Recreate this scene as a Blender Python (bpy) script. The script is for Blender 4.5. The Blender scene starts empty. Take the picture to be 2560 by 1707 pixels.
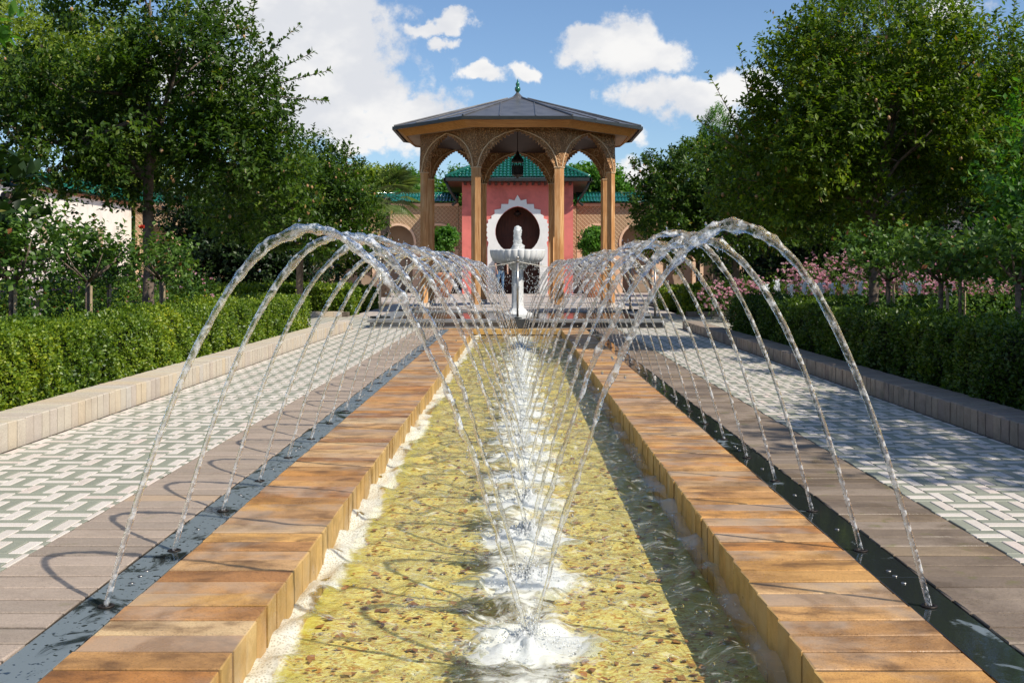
import bpy, math, random
import numpy as np
from mathutils import Vector, noise as mnoise

PI = math.pi
R = random.Random(11)
rng = np.random.default_rng(11)
S = bpy.context.scene
COL = S.collection
if COL is None:
    COL = bpy.context.scene.collection

# ------------------------------------------------------------------ camera
cam_d = bpy.data.cameras.new('camera')
cam = bpy.data.objects.new('camera', cam_d)
COL.objects.link(cam)
cam.location = (0.0, 0.0, 0.80)
cam.rotation_euler = (math.radians(90), 0, 0)
cam_d.lens = 36.84
cam_d.sensor_width = 36
cam_d.shift_x = -14 / 2560
cam_d.shift_y = -176.5 / 2560
cam_d.clip_start = 0.05
cam_d.clip_end = 2000
S.camera = cam

# ------------------------------------------------------------------ sun, sky, exposure
KD = 1.31            # depth scale of the place for the 37 mm lens
SUNV = Vector((0.82, -0.525, 1.0)).normalized()
sun_d = bpy.data.lights.new('sun', 'SUN')
sun_d.energy = 5.0
sun_d.angle = math.radians(0.53)
sun_d.color = (1.0, 0.93, 0.80)
sun = bpy.data.objects.new('sun', sun_d)
sun.rotation_euler = SUNV.to_track_quat('Z', 'Y').to_euler()
COL.objects.link(sun)
S.view_settings.view_transform = 'Standard'
S.view_settings.look = 'None'
S.view_settings.exposure = 0.10
S.view_settings.gamma = 1.0
S.view_settings.use_curve_mapping = False
S.cycles.max_bounces = 10
S.cycles.transparent_max_bounces = 24
S.cycles.transmission_bounces = 8
S.cycles.glossy_bounces = 4
S.cycles.diffuse_bounces = 3
S.cycles.caustics_reflective = False
S.cycles.caustics_refractive = False
S.cycles.sample_clamp_indirect = 6.0

EL = math.asin(SUNV.z)
AZ = math.atan2(SUNV.x, SUNV.y)


class NT:
    """small helper for node trees"""
    def __init__(self, tree):
        self.t = tree
        self.n = tree.nodes
        self.l = tree.links

    def node(self, kind, **props):
        nd = self.n.new(kind)
        for k, v in props.items():
            setattr(nd, k, v)
        return nd

    def put(self, sock, v):
        if hasattr(v, 'is_output') or isinstance(v, bpy.types.NodeSocket):
            self.l.new(v, sock)
        else:
            sock.default_value = v

    def math(self, op, a, b=None, c=None, clamp=False):
        nd = self.node('ShaderNodeMath', operation=op)
        nd.use_clamp = clamp
        self.put(nd.inputs[0], a)
        if b is not None:
            self.put(nd.inputs[1], b)
        if c is not None:
            self.put(nd.inputs[2], c)
        return nd.outputs[0]

    def vmath(self, op, a, b=None):
        nd = self.node('ShaderNodeVectorMath', operation=op)
        self.put(nd.inputs[0], a)
        if b is not None:
            self.put(nd.inputs[1], b)
        return nd.outputs[0]

    def noise(self, vec, scale, detail=3, rough=0.5, dist=0.0, out=0):
        nd = self.node('ShaderNodeTexNoise')
        if vec is not None:
            self.put(nd.inputs['Vector'], vec)
        nd.inputs['Scale'].default_value = scale
        nd.inputs['Detail'].default_value = detail
        nd.inputs['Roughness'].default_value = rough
        nd.inputs['Distortion'].default_value = dist
        return nd.outputs[out]

    def voro(self, vec, scale, feature='F1', out='Distance', rand=1.0):
        nd = self.node('ShaderNodeTexVoronoi', feature=feature)
        self.put(nd.inputs['Vector'], vec)
        nd.inputs['Scale'].default_value = scale
        nd.inputs['Randomness'].default_value = rand
        return nd.outputs[out]

    def ramp(self, fac, stops, interp='LINEAR'):
        nd = self.node('ShaderNodeValToRGB')
        cr = nd.color_ramp
        cr.interpolation = interp
        while len(cr.elements) < len(stops):
            cr.elements.new(0.5)
        for e, (p, c) in zip(cr.elements, stops):
            e.position = p
            e.color = (*c, 1) if len(c) == 3 else c
        self.put(nd.inputs[0], fac)
        return nd.outputs[0]

    def mix(self, fac, a, b, mode='MIX'):
        nd = self.node('ShaderNodeMix', data_type='RGBA', blend_type=mode)
        self.put(nd.inputs[0], fac)
        for s, v in ((nd.inputs[6], a), (nd.inputs[7], b)):
            if isinstance(v, tuple):
                s.default_value = (*v, 1) if len(v) == 3 else v
            else:
                self.l.new(v, s)
        return nd.outputs[2]

    def smooth(self, v, lo, hi, a=0.0, b=1.0):
        nd = self.node('ShaderNodeMapRange', interpolation_type='SMOOTHSTEP')
        self.put(nd.inputs[0], v)
        nd.inputs[1].default_value = lo
        nd.inputs[2].default_value = hi
        nd.inputs[3].default_value = a
        nd.inputs[4].default_value = b
        return nd.outputs[0]

    def scale(self, vec, s):
        nd = self.node('ShaderNodeMapping')
        self.put(nd.inputs[0], vec)
        nd.inputs['Scale'].default_value = s
        return nd.outputs[0]

    def xyz(self, vec):
        nd = self.node('ShaderNodeSeparateXYZ')
        self.put(nd.inputs[0], vec)
        return nd.outputs


# world: sky texture with fair-weather cumulus that lie in the sky itself
world = bpy.data.worlds.new('World')
S.world = world
world.use_nodes = True
W = NT(world.node_tree)
W.n.clear()
sky = W.node('ShaderNodeTexSky', sky_type='NISHITA')
sky.sun_disc = False
sky.sun_elevation = EL
sky.sun_rotation = AZ
sky.altitude = 50
sky.air_density = 1.0
sky.dust_density = 0.35
sky.ozone_density = 2.2
geo = W.node('ShaderNodeTexCoord').outputs['Generated']
gx, gy, gz = W.xyz(geo)
ysafe = W.math('MAXIMUM', gy, 0.02)
u = W.math('MULTIPLY', W.math('DIVIDE', gx, ysafe), KD)
v = W.math('MULTIPLY', W.math('DIVIDE', gz, ysafe), KD)
# edge turbulence, the same in every direction of the sky
nz1 = W.noise(geo, 14.0, 9, 0.60, 0.1)
nz2 = W.noise(geo, 55.0, 7, 0.62, 0.0)
wv1 = W.noise(geo, 17.0, 6, 0.6, 0.0, out=1)
wx, wy, wz = W.xyz(wv1)
u = W.math('ADD', u, W.math('MULTIPLY', W.math('SUBTRACT', wx, 0.53), 0.10))
v = W.math('ADD', v, W.math('MULTIPLY', W.math('SUBTRACT', wy, 0.5), 0.075))
turb = W.math('ADD', W.math('MULTIPLY', W.math('SUBTRACT', nz1, 0.5), 1.45), W.math('MULTIPLY', W.math('SUBTRACT', nz2, 0.5), 1.1))
# cloud centres (u, v, ru, rv) as tangents of direction
CL = [(-0.285, 0.33, .085, .085), (-0.235, 0.275, .13, .085), (-0.21, 0.215, .12, .05), (-0.155, 0.185, .10, .042),
      (-0.30, 0.24, .09, .055), (-0.23, .30, .08, .07), (-0.115, 0.185, .05, .035), (-.27, .30, .10, .09), (-.24, .25, .11, .06), (-.15, .200, .09, .035), (-.215, .185, .09, .035),
      (-0.125, 0.305, .034, .013), (-0.085, 0.308, .034, .016), (-0.10, 0.284, .026, .010),
      (-0.05, 0.24, .036, .014), (0.0, 0.246, .022, .018),
      (0.075, 0.283, .045, .026), (0.125, 0.283, .065, .036), (0.165, 0.268, .040, .028),
      (0.16, 0.219, .055, .027), (0.225, 0.209, .075, .036), (0.20, 0.225, .05, .02), (0.29, 0.225, .07, .03),
      (-0.185, 0.155, .045, .018), (0.135, 0.165, .030, .017), (0.16, 0.12, .05, .03), (0.12, 0.10, .05, .02),
      (0.52, 0.33, .08, .02), (-0.40, 0.25, .09, .05), (-0.36, 0.31, .05, .03)]
field = None
for (cu, cv, ru, rv) in CL:
    du = W.math('MULTIPLY', W.math('SUBTRACT', u, cu), 1 / ru)
    dv = W.math('MULTIPLY', W.math('SUBTRACT', v, cv), 1 / rv)
    r2 = W.math('SQRT', W.math('ADD', W.math('MULTIPLY', du, du), W.math('MULTIPLY', dv, dv)))
    f = W.math('SUBTRACT', 1.0, r2)
    field = f if field is None else W.math('SMOOTH_MAX', field, f, 0.15)
field = W.math('ADD', field, W.math('MULTIPLY', turb, 1.0))
m_front = W.smooth(field, -0.08, 0.40)
m_front = W.math('MULTIPLY', m_front, W.smooth(gy, 0.35, 0.5))
# the rest of the sky dome: the same kind of broken cumulus
gen = W.noise(W.scale(geo, (1, 1, 2.2)), 2.6, 8, 0.6, 0.3)
m_rest = W.math('MULTIPLY', W.smooth(gen, 0.54, 0.66), W.smooth(gy, 0.5, 0.35))
m_rest = W.math('MULTIPLY', m_rest, W.smooth(gz, 0.0, 0.1))
mask = W.math('MAXIMUM', m_front, m_rest)
shade = W.noise(W.scale(geo, (1, 1, 1.6)), 9.0, 5, 0.55)
thick = W.smooth(field, 0.1, 1.1)
cshade = W.math('MULTIPLY', W.smooth(shade, 0.40, 0.60), 1.0)
ccol = W.mix(cshade, (5.7, 5.85, 6.2), (7.2, 7.15, 7.1))
skyc = W.mix(1.0, sky.outputs[0], (0.86, 0.95, 1.05), 'MULTIPLY')
mixc = W.mix(mask, skyc, ccol)
bg = W.node('ShaderNodeBackground')
W.put(bg.inputs[0], mixc)
bg.inputs[1].default_value = 0.122
wo = W.node('ShaderNodeOutputWorld')
W.l.new(bg.outputs[0], wo.inputs[0])

# ------------------------------------------------------------------ materials
MATS = {}


def new_mat(name):
    m = bpy.data.materials.new(name)
    m.use_nodes = True
    t = NT(m.node_tree)
    t.n.clear()
    out = t.node('ShaderNodeOutputMaterial')
    MATS[name] = m
    return m, t, out


def rnd_value(t):
    """one random number for each object and each loose piece of a mesh"""
    oi = t.node('ShaderNodeObjectInfo').outputs['Random']
    g = t.node('ShaderNodeNewGeometry').outputs['Random Per Island']
    return t.math('FRACT', t.math('ADD', oi, g))


def finish(t, out, col, rough, bump=None, bstr=0.3, bdist=0.01, spec=0.5, metal=0.0, coat=0.0, extra=None):
    p = t.node('ShaderNodeBsdfPrincipled')
    if isinstance(col, tuple):
        col = (*col, 1) if len(col) == 3 else col
    t.put(p.inputs['Base Color'], col)
    t.put(p.inputs['Roughness'], rough)
    t.put(p.inputs['Specular IOR Level'], spec)
    p.inputs['Metallic'].default_value = metal
    t.put(p.inputs['Coat Weight'], coat)
    p.inputs['Coat Roughness'].default_value = 0.08
    if bump is not None:
        b = t.node('ShaderNodeBump')
        b.inputs['Strength'].default_value = bstr
        b.inputs['Distance'].default_value = bdist
        t.put(b.inputs['Height'], bump)
        t.l.new(b.outputs[0], p.inputs['Normal'])
    t.l.new(p.outputs[0], out.inputs[0])
    return p


def wpos(t):
    return t.node('ShaderNodeNewGeometry').outputs['Position']


def brick_mat(name, stops, stain, stain_amt, rough=(.45, .8), grain=140, moss=0.0, wet=0.0, streak=(3, 14, 14)):
    m, t, out = new_mat(name)
    r = rnd_value(t)
    base = t.ramp(r, stops, 'LINEAR')
    P = wpos(t)
    off = t.node('ShaderNodeCombineXYZ')
    t.put(off.inputs[2], t.math('MULTIPLY', r, 37.0))
    PP = t.vmath('ADD', P, off.outputs[0])
    n1 = t.noise(t.scale(PP, streak), 1.0, 5, 0.6, 0.4)
    base = t.mix(t.smooth(n1, 0.42, 0.72, 0, stain_amt * 0.8), base, stain)
    n0 = t.noise(P, 2.3, 5, 0.65, 0.3)
    base = t.mix(t.smooth(n0, 0.50, 0.70, 0, stain_amt * 0.5), base, stain)
    n2 = t.noise(PP, grain, 3, 0.7)
    base = t.mix(t.smooth(n2, 0.35, 0.75, 0.0, 0.22), base, (1, 1, 1), 'OVERLAY')
    n3 = t.noise(PP, grain * 2.2, 2, 0.6)
    base = t.mix(t.smooth(n3, 0.55, 0.70, 0.0, 0.6), base, tuple(c * 0.5 for c in stain))
    if name == 'ochre_brick':
        dry = t.smooth(t.noise(PP, 1.6, 5, .65, .4), .48, .62, 0, .65)
        base = t.mix(dry, base, (.40, .31, .235))
        ax = t.math('ABSOLUTE', t.xyz(P)[0])
        base = t.mix(t.smooth(ax, .603, .597, 0, .6), base, (.56, .37, .12))
    if moss:
        n4 = t.noise(P, 9.0, 4, 0.6)
        base = t.mix(t.smooth(n4, 0.60, 0.72, 0, moss), base, (0.13, 0.14, 0.02))
    wet_dark = t.smooth(t.noise(P, 3.1, 5, 0.6, 0.5), 0.45, 0.62)
    if wet:
        base = t.mix(t.math('MULTIPLY', wet_dark, wet), base, (0.55, 0.5, 0.46), 'MULTIPLY')
    rg = t.math('SUBTRACT', t.smooth(n1, 0.3, 0.7, rough[0], rough[1]), t.math('MULTIPLY', wet_dark, 0.25 * (wet > 0)))
    h = t.math('ADD', t.math('MULTIPLY', n2, 0.5), t.math('MULTIPLY', n1, 0.8))
    finish(t, out, base, rg, h, 0.45, 0.004, spec=0.4)
    return m


brick_mat('ochre_brick', [(0.0, (.50, .235, .075)), (.2, (.62, .34, .125)), (.36, (.37, .17, .06)), (.52, (.66, .42, .20)), (.66, (.48, .20, .05)), (.8, (.64, .35, .11)), (.9, (.40, .21, .085)), (1, (.66, .46, .25))],
          (.10, .052, .025), .95, wet=.6, streak=(7, 12, 12))
brick_mat('ochre_face', [(0.0, (.46, .27, .10)), (.5, (.55, .34, .12)), (1, (.40, .22, .08))], (.20, .12, .04), .5, wet=.3)
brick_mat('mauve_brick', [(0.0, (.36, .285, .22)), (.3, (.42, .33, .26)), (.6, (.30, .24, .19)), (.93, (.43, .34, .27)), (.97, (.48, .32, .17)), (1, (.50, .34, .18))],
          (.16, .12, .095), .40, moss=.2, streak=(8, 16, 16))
brick_mat('mauve_dark', [(0.0, (.25, .19, .14)), (.4, (.32, .25, .19)), (.7, (.20, .15, .11)), (1, (.33, .24, .15))],
          (.10, .075, .055), .55, moss=.5, wet=.5, streak=(8, 16, 16))  # darker tones of the strip brick for the right side
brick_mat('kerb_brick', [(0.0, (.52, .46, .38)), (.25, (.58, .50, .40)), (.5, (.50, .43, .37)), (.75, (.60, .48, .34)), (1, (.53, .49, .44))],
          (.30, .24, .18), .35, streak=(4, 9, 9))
brick_mat('kerb_shaded', [(0.0, (.30, .24, .19)), (.5, (.34, .27, .21)), (1, (.26, .20, .17))],
          (.14, .11, .08), .5, moss=.3, streak=(4, 9, 9))  # browner kerb brick with the right side's shade put into its colour
brick_mat('cream_tile', [(0.0, (.70, .62, .54)), (.4, (.74, .66, .58)), (.8, (.66, .58, .50)), (1, (.72, .59, .51))],
          (.42, .37, .32), .14, rough=(.35, .6), grain=260)
brick_mat('sage_tile', [(0.0, (.295, .30, .235)), (.4, (.325, .33, .26)), (.8, (.275, .28, .22)), (1, (.31, .31, .25))],
          (.18, .20, .16), .2, rough=(.35, .6), grain=260, moss=.15)


def plain(name, col, rough=.6, var=.15, scale=8, bscale=60, bstr=.2, spec=.4, metal=0, coat=0, dark=None, bdist=.004):
    m, t, out = new_mat(name)
    P = wpos(t)
    n = t.noise(P, scale, 5, .6, .2)
    d = dark or tuple(c * (1 - 2.2 * var) for c in col)
    b = tuple(min(1, c * (1 + var)) for c in col)
    c = t.ramp(n, [(.3, d), (.5, col), (.72, b)])
    finish(t, out, c, rough, t.noise(P, bscale, 3, .6), bstr, bdist, spec, metal, coat)
    return m


plain('soil', (.055, .04, .028), .95, .3, 6, 25, .8)
plain('mortar', (.13, .105, .08), .95, .3, 20, 120, .4)
plain('joint_sand', (.16, .13, .10), .95, .3, 20, 120, .4)
plain('dark_mortar', (.060, .048, .036), .9, .3, 20, 120, .4)
plain('pale_stone', (.52, .47, .43), .6, .10, 1.3, 60, .15)
plain('white_marble', (.80, .80, .79), .35, .05, 9, 40, .05, spec=.5)
plain('pink_render', (.70, .185, .155), .8, .12, 2.2, 70, .35)
plain('white_render', (.80, .79, .77), .75, .04, 3, 60, .15)
plain('garden_wall_white', (.80, .73, .66), .8, .06, 2, 60, .15)
plain('salmon_moulding', (.72, .49, .33), .7, .08, 5, 60, .15)
plain('niche_plaster', (.44, .32, .23), .8, .08, 2, 60, .15)
plain('shade_panel_dark', (.055, .045, .045), .35, .2, 12, 60, .1)
plain('green_glaze', (.009, .125, .085), .16, .35, 14, 30, .25, spec=.7, coat=.5)
plain('finial_glaze', (.012, .13, .06), .12, .2, 20, 30, .1, spec=.8, coat=.8)
plain('roof_metal', (.145, .142, .146), .38, .16, 5, 40, .1, spec=.6, metal=.35)
plain('gutter_metal', (.022, .024, .022), .45, .2, 9, 40, .1, spec=.5)
plain('black_stone', (.045, .047, .05), .22, .25, 9, 50, .1, spec=.6)
plain('grey_stone', (.22, .225, .225), .45, .2, 6, 60, .2)
plain('steel', (.42, .39, .36), .3, .1, 30, 90, .05, metal=.9)
plain('rope', (.68, .64, .56), .8, .1, 90, 300, .4)
plain('lantern_metal', (.03, .022, .017), .5, .3, 30, 90, .3, metal=.4)
plain('bark', (.17, .125, .095), .9, .35, 18, 40, .9, bdist=.01)
plain('pale_bark', (.34, .27, .20), .85, .25, 18, 60, .6)
plain('bamboo', (.42, .31, .19), .7, .2, 30, 60, .2)
plain('terracotta', (.50, .23, .13), .8, .15, 8, 60, .3)
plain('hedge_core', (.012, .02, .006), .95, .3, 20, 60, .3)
plain('skin', (.55, .33, .24), .55, .06, 9, 60, .05)
plain('hair', (.05, .03, .02), .6, .2, 40, 90, .2)
plain('jeans', (.10, .19, .32), .85, .2, 20, 200, .2)
plain('dark_shirt', (.018, .018, .025), .85, .2, 20, 200, .2)
plain('red_cloth', (.60, .07, .03), .8, .15, 12, 200, .2)
plain('shoe', (.04, .035, .03), .6, .2, 12, 100, .1)


def wood(name, c0, c1, c2, rough=.6, carve=False, axis='Z'):
    m, t, out = new_mat(name)
    P = wpos(t)
    sc = {'Z': (38, 38, 2.2), 'X': (2.2, 38, 38)}[axis]
    n = t.noise(t.scale(P, sc), 1.0, 5, .65, .6)
    n2 = t.noise(P, 1.9, 3, .5)
    c = t.ramp(n, [(.3, c0), (.5, c1), (.7, c2)])
    c = t.mix(t.smooth(n2, .42, .62, 0, .45), c, c0)
    if carve:
        vd = t.voro(P, 17.0, 'SMOOTH_F1')
        wv = t.node('ShaderNodeTexWave', wave_type='RINGS')
        t.put(wv.inputs['Vector'], P)
        wv.inputs['Scale'].default_value = 7.0
        wv.inputs['Distortion'].default_value = 14.0
        wv.inputs['Detail'].default_value = 2.0
        wv.inputs['Detail Scale'].default_value = 2.4
        h = t.math('ADD', t.math('MULTIPLY', wv.outputs['Fac'], 1.0), t.math('MULTIPLY', vd, 1.2))
        c = t.mix(t.smooth(wv.outputs['Fac'], .55, .15, 0, .6), c, tuple(x * .4 for x in c0))  # shade in the carved hollows is painted as darker colour
        finish(t, out, c, rough, h, 1.0, .035, .35)
    else:
        finish(t, out, c, rough, n, .35, .004, .4)
    return m


wood('column_wood', (.38, .155, .05), (.62, .32, .125), (.76, .50, .27), .6)
wood('carved_wood', (.54, .25, .10), (.68, .36, .155), (.76, .49, .27), .6, carve=True)
wood('rib_wood', (.56, .36, .19), (.66, .45, .26), (.74, .54, .34), .6)
wood('fascia_wood', (.44, .17, .04), (.60, .26, .065), (.70, .34, .10), .5, axis='X')
wood('soffit_wood', (.36, .22, .12), (.45, .28, .16), (.52, .34, .21), .6, axis='X')
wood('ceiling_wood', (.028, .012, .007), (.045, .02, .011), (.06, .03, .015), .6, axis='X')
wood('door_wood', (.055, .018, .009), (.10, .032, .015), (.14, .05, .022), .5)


def lattice_wall():
    m, t, out = new_mat('lattice_plaster')
    P = wpos(t)
    x, y, z = t.xyz(P)
    a = t.math('ADD', t.math('MULTIPLY', x, 6.4), t.math('MULTIPLY', z, 6.4))
    b = t.math('SUBTRACT', t.math('MULTIPLY', x, 6.4), t.math('MULTIPLY', z, 6.4))
    fa = t.math('ABSOLUTE', t.math('SUBTRACT', t.math('FRACT', a), .5))
    fb = t.math('ABSOLUTE', t.math('SUBTRACT', t.math('FRACT', b), .5))
    g = t.math('MAXIMUM', fa, fb)
    h = t.smooth(g, .30, .42)
    c = t.mix(t.smooth(t.noise(P, 2, 3, .5), .4, .6, 0, .4), (.74, .56, .37), (.67, .49, .31))
    c = t.mix(t.math('MULTIPLY', t.smooth(g, .34, .40), .5), (.40, .26, .15), c)
    finish(t, out, c, .8, h, .9, .035, .2)


lattice_wall()


def leaf_mat(name, stops, trans=.35, gloss=.32, yellow=None, rough=.42):
    m, t, out = new_mat(name)
    g = t.node('ShaderNodeNewGeometry')
    r = g.outputs['Random Per Island']
    P = g.outputs['Position']
    n = t.noise(P, 1.6, 3, .55)
    n2 = t.noise(P, 7.0, 2, .5)
    k = t.math('ADD', t.math('MULTIPLY', r, .55), t.math('ADD', t.math('MULTIPLY', n, .95), t.math('MULTIPLY', n2, .35)))
    k = t.math('SUBTRACT', k, .47)
    c = t.ramp(k, stops)
    if yellow:
        c = t.mix(t.smooth(r, 1 - yellow[0], 1 - yellow[0] + .02), c, yellow[1])
    p = t.node('ShaderNodeBsdfPrincipled')
    t.put(p.inputs['Base Color'], c)
    p.inputs['Roughness'].default_value = rough
    p.inputs['Specular IOR Level'].default_value = gloss
    tr = t.node('ShaderNodeBsdfTranslucent')
    t.put(tr.inputs[0], t.mix(1.0, c, (1.0, .95, 1.0) if 'petal' in name else (1.5, 1.7, .55), 'MULTIPLY'))
    mx = t.node('ShaderNodeMixShader')
    mx.inputs[0].default_value = trans
    t.l.new(p.outputs[0], mx.inputs[1])
    t.l.new(tr.outputs[0], mx.inputs[2])
    t.l.new(mx.outputs[0], out.inputs[0])


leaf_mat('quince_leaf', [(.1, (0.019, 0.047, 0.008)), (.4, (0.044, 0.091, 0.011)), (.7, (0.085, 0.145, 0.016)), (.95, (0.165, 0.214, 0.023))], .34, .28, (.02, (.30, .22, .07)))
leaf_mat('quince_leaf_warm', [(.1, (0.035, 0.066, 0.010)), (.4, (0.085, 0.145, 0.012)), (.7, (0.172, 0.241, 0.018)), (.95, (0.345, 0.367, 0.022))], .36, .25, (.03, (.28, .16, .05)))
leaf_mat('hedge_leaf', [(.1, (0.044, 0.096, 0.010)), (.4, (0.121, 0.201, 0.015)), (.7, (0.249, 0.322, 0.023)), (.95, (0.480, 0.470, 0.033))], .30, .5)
leaf_mat('hedge_leaf_shaded', [(.1, (0.021, 0.050, 0.006)), (.4, (0.055, 0.107, 0.010)), (.7, (0.106, 0.172, 0.015)), (.95, (0.197, 0.248, 0.021))], .28, .4)  # shaded copy of the hedge leaf, tree shade put into the colour
leaf_mat('rose_leaf', [(.1, (0.036, 0.083, 0.016)), (.4, (0.071, 0.144, 0.026)), (.7, (0.125, 0.207, 0.040)), (.95, (0.232, 0.287, 0.044))], .28, .25, (.03, (.26, .09, .04)))
leaf_mat('light_leaf', [(.1, (0.105, 0.150, 0.030)), (.4, (0.195, 0.255, 0.045)), (.7, (0.300, 0.360, 0.068)), (.95, (0.480, 0.495, 0.120))], .40, .3)
leaf_mat('bright_leaf', [(.1, (0.039, 0.117, 0.016)), (.4, (0.078, 0.195, 0.026)), (.7, (0.130, 0.273, 0.039)), (.95, (0.234, 0.364, 0.065))], .40, .4)
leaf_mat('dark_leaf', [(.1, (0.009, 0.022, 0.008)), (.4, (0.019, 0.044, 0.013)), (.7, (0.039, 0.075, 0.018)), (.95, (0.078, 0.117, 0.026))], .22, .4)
leaf_mat('needle_leaf', [(.1, (0.036, 0.050, 0.022)), (.4, (0.072, 0.090, 0.036)), (.7, (0.120, 0.132, 0.060)), (.95, (0.180, 0.180, 0.096))], .2, .2)
leaf_mat('palm_leaf', [(.1, (.05, .09, .02)), (.4, (.10, .15, .04)), (.7, (.16, .20, .07)), (.95, (.30, .30, .14))], .3, .4)
leaf_mat('pink_petal', [(.1, (.72, .34, .42)), (.4, (.82, .50, .57)), (.7, (.88, .64, .69)), (.95, (.90, .78, .80))], .5, .2)
leaf_mat('white_petal', [(.1, (.70, .60, .60)), (.5, (.80, .72, .72)), (.95, (.85, .82, .80))], .35, .2)
leaf_mat('red_petal', [(.1, (.55, .04, .03)), (.5, (.70, .07, .04)), (.95, (.75, .16, .08))], .3, .2)
leaf_mat('yellow_petal', [(.1, (.80, .50, .14)), (.5, (.85, .60, .22)), (.95, (.88, .70, .35))], .3, .2)
leaf_mat('quince_fruit', [(.1, (.30, .16, .07)), (.5, (.42, .24, .12)), (.95, (.5, .33, .18))], .05, .3)
leaf_mat('sunken_leaf', [(.1, (.24, .10, .05)), (.4, (.38, .17, .07)), (.7, (.54, .28, .10)), (.95, (.62, .44, .18))], .0, .3)


def rill_floor():
    m, t, out = new_mat('rill_floor')
    P = wpos(t)
    w = t.noise(P, 9.0, 3, .6, 0, out=1)
    PP = t.vmath('ADD', P, t.vmath('MULTIPLY', t.vmath('SUBTRACT', w, (.5, .5, .5)), (.07, .07, 0)))
    n = t.noise(t.scale(PP, (34, 62, 1)), 1.0, 6, .80, 1.6)
    c = t.ramp(n, [(.33, (.37, .22, .065)), (.42, (.56, .40, .12)), (.49, (.73, .585, .20)), (.55, (.80, .71, .33)), (.64, (.85, .80, .51)), (.74, (.89, .87, .69))])  # pale gold streaks carry the caustic glints as colour
    r = t.noise(t.scale(PP, (38, 60, 1)), 1.0, 4, .65, 1.4)
    lowf = t.noise(P, 3.0, 2, .5)
    c = t.mix(t.math('MULTIPLY', t.smooth(r, .53, .60), t.smooth(lowf, .35, .55, .45, .95)), c, (.46, .19, .06))
    x, y, z = t.xyz(P)
    edge = t.math('ADD', t.math('ABSOLUTE', x), t.math('MULTIPLY', t.math('SUBTRACT', t.noise(P, 7, 4, .6), .5), .22))
    c = t.mix(t.smooth(edge, .47, .60, 0, .5), c, (.46, .46, .06))
    finish(t, out, c, .7, n, .15, .006, .2)


rill_floor()


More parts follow.
